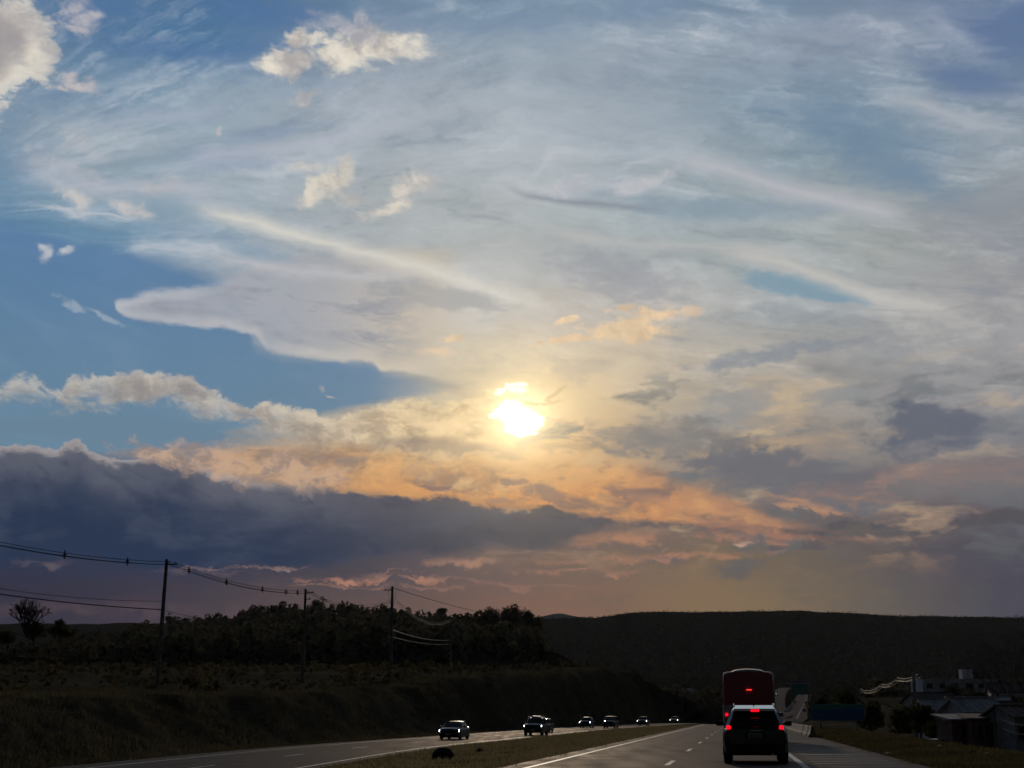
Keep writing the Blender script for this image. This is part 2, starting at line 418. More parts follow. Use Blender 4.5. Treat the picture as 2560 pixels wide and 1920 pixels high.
# ---- mid-left band of cumulus rising to the sun
with Layer('cumulus_band'):
    btop = [(-200, 930), (0, 945), (60, 928), (130, 950), (190, 925), (280, 925), (370, 922), (450, 938), (510, 962), (570, 985), (650, 1000), (720, 1012), (820, 1030), (880, 1010), (960, 1004), (1080, 998), (1170, 985), (1240, 958), (1330, 945)]
    bbot = [(-200, 1025), (0, 1020), (150, 1032), (330, 1022), (420, 1028), (500, 1045), (560, 1062), (640, 1085), (690, 1095), (800, 1125), (1000, 1160), (1330, 1180)]
    m = band(btop, bbot, gy * 1.1 + fy * 0.3, 0.4, 0.7, 0.85, 0.9)
    m = m * (1.0 - sstep(AZ, azel(1150, 1000)[0], azel(1330, 1000)[0]))
    cc = mixc(sstep(AZ, azel(450, 0)[0] + 1.5, azel(1250, 1000)[0]), (lin(186), lin(180), lin(172)), (lin(234), lin(206), lin(160)))
    cc = mixc(sstep(gz + gx * 0.5 + rel2 * 0.4, 0.45, -0.35), mixc(1.0, cc, (0.58, 0.57, 0.61), 'MULTIPLY'), mixc(1.0, cc, (1.12, 1.10, 1.06), 'MULTIPLY'))
    over(m * mth('MULTIPLY_ADD', gx + fx * 0.5, 0.5, 0.86), cc)
    T = fcurve(AZ, [azel(*p) for p in btop], -26, 26)
    rim = sstep(T - EL + gy * 0.75, 0.0, 0.15) * (1.0 - sstep(T - EL + gy * 0.75, 0.15, 0.6)) * m
    over(rim * 0.5, mixc(sstep(AZ, -14, -2), (lin(205), lin(198), lin(188)), (lin(250), lin(228), lin(180))))
    # blue gap below the band
    m = band([(-200, 1040), (0, 1035), (150, 1040), (330, 1028), (480, 1045), (600, 1082), (680, 1095)], [(-200, 1090), (0, 1085), (120, 1100), (250, 1115), (380, 1122), (480, 1124), (560, 1105), (650, 1090), (690, 1095)], fy, 0.35, 0.2, 0.3, 0.35)
    m = m * (1.0 - sstep(AZ, azel(600, 1090)[0], azel(690, 1090)[0]))
    over(m * 0.95, (lin(104), lin(131), lin(152)))

# ---- orange field under the sun
with Layer('orange_field', ('lo',)):
    m = band([(560, 1100), (680, 1090), (900, 1100), (1200, 1130), (1500, 1140), (1700, 1200), (1900, 1260)], [(480, 1180), (700, 1215), (900, 1238), (1300, 1265), (1500, 1300), (1900, 1330)], wy + fy * 0.5, 0.7, 0.35, 0.8, 0.4)
    oc = mixc(sstep(EL, 8.2, 11.5), (lin(214), lin(146), lin(88)), (lin(202), lin(168), lin(126)))
    oc = mixc(sstep(AZ, -4, -11) * 0.65, oc, (lin(196), lin(158), lin(126)))
    oc = mixc(sstep(AZ, 2, 9) * 0.7, oc, (lin(170), lin(130), lin(108)))
    oc = mixc(sstep(rel2 + gz * 0.9 + fy * 0.4, -0.25, 0.45) * 0.85, oc, (lin(132), lin(110), lin(100)))
    oc = mixc(sstep(gy + fx * 0.5, 0.1, -0.5) * 0.35, oc, (lin(244), lin(182), lin(112)))
    over(m * 0.85, oc)
    pc = sstep(gx + gz * 0.6 + fx * 0.3, 0.05, 0.55) * m * (1.0 - sstep(AZ, -1.0, 4.0)) * sstep(EL, 8.0, 10.0)
    over(pc * 0.5, mixc(sstep(AZ, -12.0, -2.0), (lin(206), lin(184), lin(160)), (lin(246), lin(206), lin(146))))
    pc = sstep(gy + gz * 0.5 - fx * 0.3, 0.1, 0.6) * m * (1.0 - sstep(AZ, -1.0, 4.0))
    over(pc * 0.5, (lin(150), lin(132), lin(122)))
    m = sstep(puff([(1040, 1112, 170, 34, 0), (1190, 1125, 190, 28, -4), (1420, 1122, 210, 28, 0), (880, 1150, 90, 16, 0)], wx + gy * 0.8, 0.8), 0.0, 0.7)
    over(m * 0.7, mixc(sstep(AZ, -5, 3), (lin(142), lin(126), lin(118)), (lin(170), lin(146), lin(118))))
    m = sstep(puff([(1380, 1232, 75, 26, -14), (1280, 1200, 60, 8, 0), (1600, 1235, 110, 20, -4), (1080, 1215, 60, 7, 3)], fx + gy, 0.6), 0.0, 0.5)
    over(m * 0.75, (lin(128), lin(108), lin(104)))

# ---- the big dark bank
with Layer('dark_bank', ('lo',)):
    dtop = [(-200, 1095), (0, 1112), (60, 1105), (130, 1120), (180, 1098), (230, 1125), (320, 1140), (430, 1120), (470, 1128), (500, 1165), (600, 1190), (720, 1205), (850, 1225), (940, 1232), (1050, 1238), (1120, 1236),
            (1180, 1248), (1250, 1266), (1320, 1272), (1362, 1258), (1410, 1272), (1500, 1292), (1580, 1298), (1640, 1300), (1740, 1325)]
    dbot = [(-200, 1480), (0, 1440), (150, 1405), (300, 1425), (500, 1440), (620, 1430), (800, 1435), (900, 1415), (1000, 1395), (1100, 1388), (1250, 1388), (1380, 1385), (1440, 1360), (1500, 1335), (1560, 1318), (1740, 1327)]
    lowstreak = st2 + fy * 0.5
    m = band(dtop, dbot, gy + fy * 0.5, 0.2, 0.55, 0.5, 0.55)
    dc = mixc(sstep(AZ, azel(500, 1300)[0], azel(1500, 1300)[0]), (lin(47), lin(58), lin(84)), (lin(76), lin(74), lin(82)))
    T = fcurve(AZ, [azel(*p) for p in dtop], -26, 26)
    up = sstep(T - EL + wy * 1.5 + gy * 0.8, 1.9, 0.0) * (1.0 - sstep(AZ, -10.5, -4.0))
    depth_ = T - EL + fy * 0.4 + st2 * 0.5
    dc = mixc(sstep(depth_, 0.2, 3.2), mixc(sstep(AZ, -12.0, 2.0), (lin(70), lin(76), lin(94)), (lin(86), lin(84), lin(90))), mixc(sstep(AZ, -12.0, 3.0), (lin(37), lin(52), lin(78)), (lin(74), lin(73), lin(80))))
    dc = mixc(up * 0.55, dc, (lin(106), lin(108), lin(118)))
    dc = mixc(sstep(rel2 + gy * 0.4, 0.15, -0.5) * 0.30, dc, (lin(88), lin(94), lin(110)))
    dc = mixc(sstep(lowstreak, 0.1, 0.6) * 0.35, dc, (lin(40), lin(50), lin(74)))
    over(m * 0.96, dc)
    rim = sstep(T - EL + gy * 0.5 + fy * 0.25, 0.0, 0.12) * (1.0 - sstep(T - EL + gy * 0.5 + fy * 0.25, 0.12, 0.5)) * (1.0 - sstep(AZ, -12.5, -8.0))
    over(rim * 0.55, (lin(186), lin(176), lin(172)))
    # warm rags in the left shoulder of the bank
    m = sstep(puff([(560, 1150, 170, 46, -12), (420, 1145, 120, 24, -10), (720, 1165, 180, 50, -14)], gx * 1.6 + wx, 0.8), 0.0, 0.7)
    over(m * 0.8, mixc(sstep(gz, -0.15, 0.2), (lin(196), lin(164), lin(138)), (lin(150), lin(132), lin(124))))

# ---- thin peach streaks along the horizon
with Layer('peach_streaks', ('lo',)):
    def pst(px, py, rx, ry, an, c, o):
        m = sstep(puff([(px, py, rx * 1.25, ry * 1.15, an)], fx * 0.5 + gy * 1.1 + rel2 * 0.5, 1.15, warp=0.8), -0.15, 0.95)
        over(m * mth('MULTIPLY_ADD', sstep(st2 + gz * 0.6, -0.45, 0.35), 0.75, 0.25) * o, L3(c))
    pst(610, 1420, 150, 5, 2, (146, 120, 116), .8); pst(560, 1432, 90, 4, 0, (126, 106, 108), .7)
    pst(140, 1412, 38, 10, 10, (112, 100, 102), .45); pst(60, 1405, 40, 6, 0, (96, 88, 98), .4)
    pst(880, 1448, 150, 6, 2, (182, 130, 108), .85); pst(800, 1462, 110, 4, 0, (160, 118, 104), .75); pst(940, 1436, 80, 4, 4, (150, 116, 106), .7)
    pst(1090, 1448, 120, 5, -2, (170, 124, 106), .75); pst(1060, 1466, 140, 4, 0, (150, 112, 100), .7); pst(1300, 1462, 160, 4, 0, (160, 116, 98), .6)
    pst(1180, 1405, 130, 12, 0, (168, 128, 108), .8)
    pst(1560, 1345, 140, 22, 5, (184, 132, 102), .75)
    pst(1600, 1395, 260, 10, 2, (178, 128, 104), .75)
    pst(1450, 1430, 190, 7, 0, (176, 126, 104), .7)
    pst(1830, 1325, 120, 20, -4, (176, 126, 100), .75)
    pst(2080, 1345, 120, 10, -3, (170, 122, 100), .65)
    pst(1760, 1270, 140, 14, -12, (204, 148, 106), .75)
    pst(2000, 1255, 120, 12, -16, (192, 144, 108), .75)
    pst(2140, 1240, 110, 28, -10, (168, 128, 106), .7)
    pst(2240, 1190, 60, 22, 20, (168, 134, 116), .6)
    pst(2440, 1180, 150, 34, 2, (150, 122, 112), .6)
    pst(1985, 1160, 26, 16, 0, (158, 136, 124), .7)
    pst(1990, 1030, 40, 26, 30, (192, 168, 140), .7)
    pst(1960, 1105, 190, 14, 3, (190, 162, 128), .65)
    pst(300, 1520, 420, 20, 0, (92, 74, 78), .5)
    m = sstep(puff([(2040, 1362, 30, 14, 0), (1945, 1362, 24, 8, 0), (1340, 1290, 45, 9, 8)], gx, 0.9), 0.0, 0.4)
    over(m * 0.6, (lin(92), lin(84), lin(88)))
    pst(1860, 1356, 14, 5, 0, (206, 166, 146), .8)

# ---- cumulus puffs
with Layer('puffs', ('hi',)):
    CR, SH = (lin(230), lin(222), lin(207)), (lin(172), lin(167), lin(166))
    def cum(els, lit=CR, sh=SH, amp=1.3, op=1.0, edge=0.34, shade_n=None, sb=0.0):
        p = puff(els, gx + fx * 0.35, amp * 1.2, 0.16)
        m = mth('MULTIPLY_ADD', sstep(p, -0.35, 1.0), 0.45, sstep(p, -0.05, edge * 1.6) * 0.55)
        sn = sstep((gz if shade_n is None else shade_n) + gy * 0.35 + sb, 0.42, -0.38)
        over(m * op, mixc(sn, sh, lit))
        return p
    p = cum([(15, 80, 80, 75, 0), (70, 140, 62, 62, 0), (35, 172, 64, 34, 0), (0, 112, 96, 96, 0), (-60, 120, 130, 110, 0)], amp=0.85, edge=0.16, shade_n=wy + gz * 0.5)
    core = sstep(puff([(15, 112, 62, 62, 10), (-60, 120, 110, 90, 0)], wx + gx * 0.5, 0.9), 0.0, 0.7)
    over(core * 0.8, (lin(150), lin(146), lin(150)))
    cum([(180, 22, 34, 34, 0), (205, 50, 38, 28, 0), (200, 78, 24, 16, 0), (235, 40, 26, 12, 0)], (lin(188), lin(184), lin(188)), (lin(150), lin(152), lin(168)), 1.3, 0.85, 0.6)
    cum([(175, 195, 22, 28, 0), (150, 222, 24, 8, 0), (222, 215, 22, 18, 0), (195, 218, 45, 14, 0)], (lin(200), lin(192), lin(190)), (lin(160), lin(162), lin(175)), 1.3, 0.85, 0.6)
    cum([(730, 145, 95, 40, 12), (690, 170, 62, 20, 0), (840, 130, 120, 42, 4), (950, 105, 105, 38, -8), (740, 95, 30, 32, 0)], amp=1.05, edge=0.4, sb=-0.06)
    cum([(850, 62, 95, 26, -6), (892, 42, 20, 18, 0)], (lin(192), lin(188), lin(192)), (lin(158), lin(160), lin(174)), 1.25, 0.75, 0.7)
    cum([(768, 238, 30, 14, 24), (760, 255, 14, 12, 0)], (lin(206), lin(202), lin(198)), SH, 1.1, 0.8, 0.6)
    cum([(545, 325, 9, 14, 12)], (lin(200), lin(198), lin(200)), SH, 0.6, 0.7, 0.6)
    cum([(800, 478, 75, 26, 32), (862, 430, 26, 36, -18), (845, 455, 42, 30, 40)], (lin(222), lin(213), lin(196)), (lin(186), lin(182), lin(176)), 0.95, 0.95, 0.4)
    cum([(768, 420, 42, 11, 4)], (lin(206), lin(203), lin(196)), SH, 1.0, 0.75, 0.6)
    cum([(880, 505, 90, 24, -12), (935, 530, 70, 20, 10)], (lin(208), lin(204), lin(194)), (lin(170), lin(170), lin(172)), 1.2, 0.85, 0.7)
    cum([(1050, 455, 50, 40, -10), (1000, 480, 55, 20, 30), (985, 515, 60, 18, 20)], (lin(222), lin(212), lin(198)), (lin(186), lin(182), lin(178)), 1.1, 0.9, 0.5)
    cum([(118, 632, 12, 24, -12), (168, 622, 20, 9, 25)], (lin(198), lin(198), lin(200)), (lin(160), lin(172), lin(186)), 1.0, 0.9, 0.6)
    cum([(205, 360, 34, 36, 0), (240, 390, 40, 24, 0), (170, 420, 70, 26, -10)], (lin(194), lin(192), lin(194)), (lin(164), lin(170), lin(182)), 1.4, 0.7, 0.9)
    cum([(310, 520, 55, 17, -4), (195, 500, 42, 15, -16), (365, 535, 26, 9, 0)], (lin(202), lin(198), lin(194)), (lin(176), lin(178), lin(184)), 1.1, 0.85, 0.6)
    cum([(430, 455, 30, 24, 0), (420, 475, 50, 14, 0)], (lin(192), lin(192), lin(194)), SH, 1.4, 0.5, 0.9)
    cum([(1610, 460, 80, 22, 18), (1430, 470, 60, 24, 10)], (lin(196), lin(196), lin(200)), (lin(172), lin(176), lin(184)), 1.3, 0.95, 0.8)
    YL, YS = (lin(236), lin(206), lin(166)), (lin(206), lin(180), lin(150))
    cum([(1560, 812, 118, 28, 14), (1590, 835, 95, 20, 2), (1440, 845, 60, 10, 8), (1650, 790, 40, 16, 8)], YL, YS, 1.0, 0.95, 0.35)
    cum([(1728, 776, 30, 13, 0), (1560, 768, 30, 11, 10), (1510, 782, 24, 8, 8)], (lin(222), lin(202), lin(176)), YS, 1.0, 0.85, 0.5)
    cum([(1422, 802, 30, 8, 8), (1130, 848, 30, 12, 0), (1330, 862, 14, 8, 0), (1350, 856, 14, 12, 0)], (lin(248), lin(220), lin(178)), YS, 1.0, 0.9, 0.4)
    cum([(1095, 880, 45, 14, 0)], (lin(240), lin(206), lin(170)), YL, 0.8, 0.6, 0.7)
    cum([(795, 965, 12, 14, 0), (825, 990, 24, 5, -20)], (lin(190), lin(182), lin(170)), SH, 1.0, 0.7, 0.6)
    cum([(905, 722, 14, 4, 5), (1255, 775, 14, 4, 0)], (lin(206), lin(200), lin(192)), SH, 0.8, 0.7, 0.6)
    over(sstep(puff([(1825, 930, 26, 18, 30), (1640, 935, 40, 20, 0)], wx + fy, 1.0), 0.0, 0.8) * 0.6, (lin(150), lin(152), lin(150)))

# ---- sun and its glow
with Layer('sun_glow'):
    SA, SE = azel(1297, 1047)
    du = (AZ - SA) * math.cos(math.radians(SE)); dv = EL - SE
    rad = mth('SQRT', du * du + dv * dv)
    glow = mth('POWER', 2.718, rad * -0.42)
    sky_col = mixc(1.0, sky_col, vscale(vec(1.0, 0.78, 0.42), glow * 0.28 * (0.8 + rel2 * -0.35)), 'ADD')
    glow2 = mth('POWER', 2.718, rad * -1.2)
    sky_col = mixc(1.0, sky_col, vscale(vec(1.0, 0.83, 0.44), glow2 * 1.8), 'ADD')
    hot = sstep(puff([(1288, 1036, 56, 33, -10), (1308, 1062, 50, 31, 10), (1305, 1086, 40, 6, 0)], gx + fy * 0.6, 0.5), -0.1, 0.55)
    over(hot, (3.0, 2.85, 2.3))
    p = puff([(1292, 966, 38, 16, 8), (1248, 980, 30, 10, 10), (1296, 978, 30, 11, 0)], gx * 1.3 + fy * 0.5, 0.9)
    over(sstep(p, 0.0, 0.3), (1.7, 1.45, 0.95))
    over(sstep(puff([(1330, 1008, 95, 7, 4), (1385, 990, 50, 6, 30)], gx, 0.9), 0.0, 0.7) * 0.45, (lin(214), lin(186), lin(140)))
    cum([(1372, 930, 10, 8, 20), (1350, 965, 14, 6, 0)], (lin(255), lin(236), lin(190)), YL, 0.8, 0.9, 0.4)

# ---- away from the view the deck thins into the open physical sky; the lower hemisphere is the haze line
with Layer('surround'):
    # the physical sky, and the deck carried on as broken cloud
    side = mth('MAXIMUM', sstep(mth('ABSOLUTE', AZ), 24.0, 60.0), sstep(EL, 31.0, 55.0))
    nish = nd('ShaderNodeTexSky'); nish.sky_type = 'NISHITA'; nish.sun_disc = False
    nish.sun_elevation = math.radians(SUN_EL); nish.sun_rotation = math.radians(SUN_AZ)
    nish.altitude = 700; nish.air_density = 1.0; nish.dust_density = 0.6; nish.ozone_density = 2.0
    cover = sstep(st1 + wx * 0.4, -0.2, 0.5)
    east = sstep(mth('ABSOLUTE', AZ), 30.0, 120.0)             # away from the sunset the sky is already dusk
    west_c = mixc(cover * 0.6, vscale(V(nish.outputs[0]), 0.020), (0.13, 0.15, 0.19))
    east_c = mixc(cover * 0.6, vscale(V(nish.outputs[0]), 0.004), (0.022, 0.025, 0.036))
    over(side, mixc(east, west_c, east_c))
SKY_STRENGTH = 0.1
_bg = []
for w in ('lo', 'hi'):
    b = nd('ShaderNodeBackground'); b.inputs[1].default_value = SKY_STRENGTH
    link(vscale(SKY[w], 1.0 / SKY_STRENGTH).s, b.inputs[0]); _bg.append(b)
ms = nd('ShaderNodeMixShader')
link(mth('GREATER_THAN', sep(FIELDS['C'])[1], 13.0).s, ms.inputs[0])
link(_bg[0].outputs[0], ms.inputs[1]); link(_bg[1].outputs[0], ms.inputs[2])
wo = nd('ShaderNodeOutputWorld'); link(ms.outputs[0], wo.inputs[0])
world.cycles.sampling_method = 'MANUAL'
world.cycles.sample_map_resolution = 512
# =================================================================== helpers
def mat(name, color, rough=0.8, metal=0.0, noise_scale=None, noise_amt=0.25, bump=0.0, emit=None, emit_strength=0.0, spec=0.5, coat=0.0, color2=None, detail=6.0):
    """procedural Principled material; colour broken up by object-space noise"""
    m = bpy.data.materials.new(name); m.use_nodes = True
    t = m.node_tree; b = t.nodes['Principled BSDF']
    b.inputs['Base Color'].default_value = (*color, 1)
    b.inputs['Roughness'].default_value = rough; b.inputs['Metallic'].default_value = metal
    b.inputs['Specular IOR Level'].default_value = spec
    b.inputs['Coat Weight'].default_value = coat; b.inputs['Coat Roughness'].default_value = 0.06
    if noise_scale:
        tc = t.nodes.new('ShaderNodeTexCoord'); n = t.nodes.new('ShaderNodeTexNoise')
        n.inputs['Scale'].default_value = noise_scale; n.inputs['Detail'].default_value = detail; n.inputs['Roughness'].default_value = 0.62
        t.links.new(tc.outputs['Object'], n.inputs['Vector'])
        mx = t.nodes.new('ShaderNodeMix'); mx.data_type = 'RGBA'
        c2 = color2 if color2 else tuple(c * (1 - noise_amt) for c in color)
        c1 = color if color2 else tuple(c * (1 + noise_amt) for c in color)
        mx.inputs[6].default_value = (*c1, 1); mx.inputs[7].default_value = (*c2, 1)
        r = t.nodes.new('ShaderNodeMapRange'); r.inputs[1].default_value = 0.32; r.inputs[2].default_value = 0.68
        t.links.new(n.outputs['Fac'], r.inputs[0]); t.links.new(r.outputs[0], mx.inputs[0])
        t.links.new(mx.outputs[2], b.inputs['Base Color'])
        if bump:
            bp = t.nodes.new('ShaderNodeBump'); bp.inputs['Strength'].default_value = bump; bp.inputs['Distance'].default_value = 0.05
            t.links.new(n.outputs['Fac'], bp.inputs['Height']); t.links.new(bp.outputs[0], b.inputs['Normal'])
    if emit:
        b.inputs['Emission Color'].default_value = (*emit, 1); b.inputs['Emission Strength'].default_value = emit_strength
    return m

class MB:
    """collects polygons; build() links them as ONE mesh object"""
    def __init__(s): s.v = []; s.f = []
    def poly(s, pts):
        i = len(s.v); s.v += [tuple(p) for p in pts]; s.f.append(tuple(range(i, i + len(pts)))); return s
    def mesh(s, vs, fs):
        i = len(s.v); s.v += [tuple(p) for p in vs]; s.f += [tuple(i + k for k in f) for f in fs]; return s
    def box(s, c, d, rz=0.0, taper=1.0):
        x, y, z = (k / 2 for k in d); ca, sa = math.cos(rz), math.sin(rz)
        P = []
        for sz, tt in ((-z, 1.0), (z, taper)):
            for sx, sy in ((-x, -y), (x, -y), (x, y), (-x, y)):
                a, b = sx * tt, sy * tt
                P.append((c[0] + a * ca - b * sa, c[1] + a * sa + b * ca, c[2] + sz))
        return s.mesh(P, [(0, 3, 2, 1), (4, 5, 6, 7), (0, 1, 5, 4), (1, 2, 6, 5), (2, 3, 7, 6), (3, 0, 4, 7)])
    def tube(s, pts, radii, n=6, cap=True):
        pts = [Vector(p) for p in pts]
        if not hasattr(radii, '__len__'): radii = [radii] * len(pts)
        rings = []
        for i, p in enumerate(pts):
            d = (pts[min(i + 1, len(pts) - 1)] - pts[max(i - 1, 0)])
            d = d.normalized() if d.length > 1e-9 else Vector((0, 0, 1))
            u = d.cross(Vector((0, 0, 1)) if abs(d.z) < 0.9 else Vector((0, 1, 0))).normalized(); w = d.cross(u)
            rings.append([p + (u * math.cos(2 * math.pi * k / n) + w * math.sin(2 * math.pi * k / n)) * radii[i] for k in range(n)])
        return s.loft(rings, cap)
    def loft(s, rings, cap=True):
        n = len(rings[0]); i = len(s.v)
        for r in rings: s.v += [tuple(p) for p in r]
        for a in range(len(rings) - 1):
            for k in range(n):
                k2 = (k + 1) % n
                s.f.append((i + a * n + k, i + a * n + k2, i + (a + 1) * n + k2, i + (a + 1) * n + k))
        if cap:
            s.f.append(tuple(i + k for k in reversed(range(n)))); s.f.append(tuple(i + (len(rings) - 1) * n + k for k in range(n)))
        return s
    def build(s, name, m, parent=None, smooth=False, bevel=0.0, fix=True):
        me = bpy.data.meshes.new(name); me.from_pydata(s.v, [], s.f)
        if fix:
            bm = bmesh.new(); bm.from_mesh(me); bmesh.ops.recalc_face_normals(bm, faces=bm.faces); bm.to_mesh(me); bm.free()
        me.materials.append(m); me.update()
        o = bpy.data.objects.new(name, me); COL.objects.link(o)
        if smooth:
            me.polygons.foreach_set('use_smooth', [True] * len(me.polygons))
            if smooth != 'all': me.set_sharp_from_angle(angle=math.radians(38))
        if bevel:
            b = o.modifiers.new('bevel', 'BEVEL'); b.width = bevel; b.segments = 2; b.limit_method = 'ANGLE'
        if parent: o.parent = parent
        return o
def np_mesh(name, V_, F_, m, smooth=False):
    """mesh object from numpy arrays; F_ is (n,3) or (n,4)"""
    me = bpy.data.meshes.new(name)
    k = F_.shape[1]
    me.vertices.add(len(V_)); me.vertices.foreach_set('co', np.ascontiguousarray(V_, np.float32).ravel())
    me.loops.add(F_.size); me.loops.foreach_set('vertex_index', np.ascontiguousarray(F_, np.int32).ravel())
    me.polygons.add(len(F_)); me.polygons.foreach_set('loop_start', np.arange(0, F_.size, k, dtype=np.int32))
    me.polygons.foreach_set('loop_total', np.full(len(F_), k, np.int32))
    if smooth: me.polygons.foreach_set('use_smooth', np.ones(len(F_), bool))
    me.materials.append(m); me.update(calc_edges=True); me.validate()
    o = bpy.data.objects.new(name, me); COL.objects.link(o)
    return o
def tag(o, label=None, cat=None, group=None, kind=None):
    if label: o['label'] = label
    if cat: o['category'] = cat
    if group: o['group'] = group
    if kind: o['kind'] = kind
    return o
def thing(name, label, cat, loc=(0, 0, 0), rz=0.0, group=None):
    o = bpy.data.objects.new(name, None); COL.objects.link(o)
    o.empty_display_size = 0.3
    o.location = loc; o.rotation_euler = (0, 0, rz)
    return tag(o, label, cat, group)
def place(px, depth, py=None):
    """point at a bearing noted on the photograph and a distance ahead (m); z from py when given"""
    b = (960.0 - (py if py is not None else 1790.0)) / FPX
    y = math.cos(PITCH) - b * math.sin(PITCH); z = math.sin(PITCH) + b * math.cos(PITCH)
    k = depth / y
    return Vector(((px - 1280.0) / FPX * k, depth, CAM_H + z * k))

# value noise for shaping ground (numpy)
_perm = rng.random((256, 256))
def vnoise(x, y):
    xi = np.floor(x).astype(int); yi = np.floor(y).astype(int); u = x - xi; v = y - yi
    u = u * u * (3 - 2 * u); v = v * v * (3 - 2 * v)
    g = lambda a, b: _perm[a & 255, b & 255]
    return (g(xi, yi) * (1 - u) + g(xi + 1, yi) * u) * (1 - v) + (g(xi, yi + 1) * (1 - u) + g(xi + 1, yi + 1) * u) * v - 0.5
def fbm(x, y, o=4):
    r = 0; a = 1.0
    for k in range(o): r = r + a * vnoise(x * 2 ** k + 17.3 * k, y * 2 ** k + 9.1 * k); a *= 0.5
    return r
def smooth(t): t = np.clip(t, 0, 1); return t * t * (3 - 2 * t)

# =================================================================== roads
RX0, RSL = -2.1, 0.1625           # lane line of our carriageway: x = RX0 + RSL*y
def bez(pts, n):
    """smooth polyline through points (Catmull-Rom)"""
    P = np.array(pts, float); out = []
    for i in range(len(P) - 1):
        p0, p1, p2, p3 = P[max(i - 1, 0)], P[i], P[i + 1], P[min(i + 2, len(P) - 1)]
        for t in np.linspace(0, 1, n, endpoint=False):
            out.append(0.5 * ((2 * p1) + (-p0 + p2) * t + (2 * p0 - 5 * p1 + 4 * p2 - p3) * t * t + (-p0 + 3 * p1 - 3 * p2 + p3) * t ** 3))
    out.append(P[-1]); return np.array(out)
_far = [tuple(place(1955, 430, 1800.5)), tuple(place(1966, 480, 1793.5)), tuple(place(1976, 600, 1783)), tuple(place(1985, 730, 1773)), tuple(place(1998, 960, 1753)), tuple(place(2006, 1220, 1738)), tuple(place(2006, 1330, 1735))]
OURS = bez([(RX0 + RSL * y, y, 0.0) for y in (-60, -30, 0, 30, 60, 90, 120, 150, 180, 210, 235)] + [(RX0 + RSL * 275, 275, -0.8), (56, 330, -2.3), (69, 380, -1.9)] + _far, 8)
OPP = bez([(-18.5, -60, -0.6), (-16.5, -20, -0.6), (-15.2, 15, -0.6), (-12.8, 52, -0.6), (-9.8, 86, -0.55), (-4.9, 115, -0.5), (-2.0, 132, -0.48), (4.4, 168, -0.4), (11.4, 200, -0.3), (20.6, 240, -0.25), (37.2, 306, -0.2), (44, 340, -1.2), (52, 380, -2.2)]
          + [tuple(place(1934, 470, 1792)), tuple(place(1936, 620, 1775)), tuple(place(1938, 760, 1752)), tuple(place(1946, 950, 1735)), tuple(place(1956, 1150, 1724)), tuple(place(1966, 1300, 1719))], 8)
def ribbon(line, offs, dz):
    """strip with cross-section offsets (to the right of travel +)"""
    P = line; T = np.gradient(P[:, :2], axis=0); T /= np.linalg.norm(T, axis=1)[:, None]
    N = np.stack([T[:, 1], -T[:, 0]], 1)
    V_ = np.zeros((len(P), len(offs), 3))
    for j, o in enumerate(offs):
        V_[:, j, :2] = P[:, :2] + N * o; V_[:, j, 2] = P[:, 2] + dz
    n, k = len(P), len(offs)
    idx = np.arange(n * k).reshape(n, k)
    F_ = np.stack([idx[:-1, :-1], idx[:-1, 1:], idx[1:, 1:], idx[1:, :-1]], -1).reshape(-1, 4)
    return V_.reshape(-1, 3), F_
def resample(line, ys):
    return np.stack([np.interp(ys, line[:, 1], line[:, 0]), ys, np.interp(ys, line[:, 1], line[:, 2])], 1)

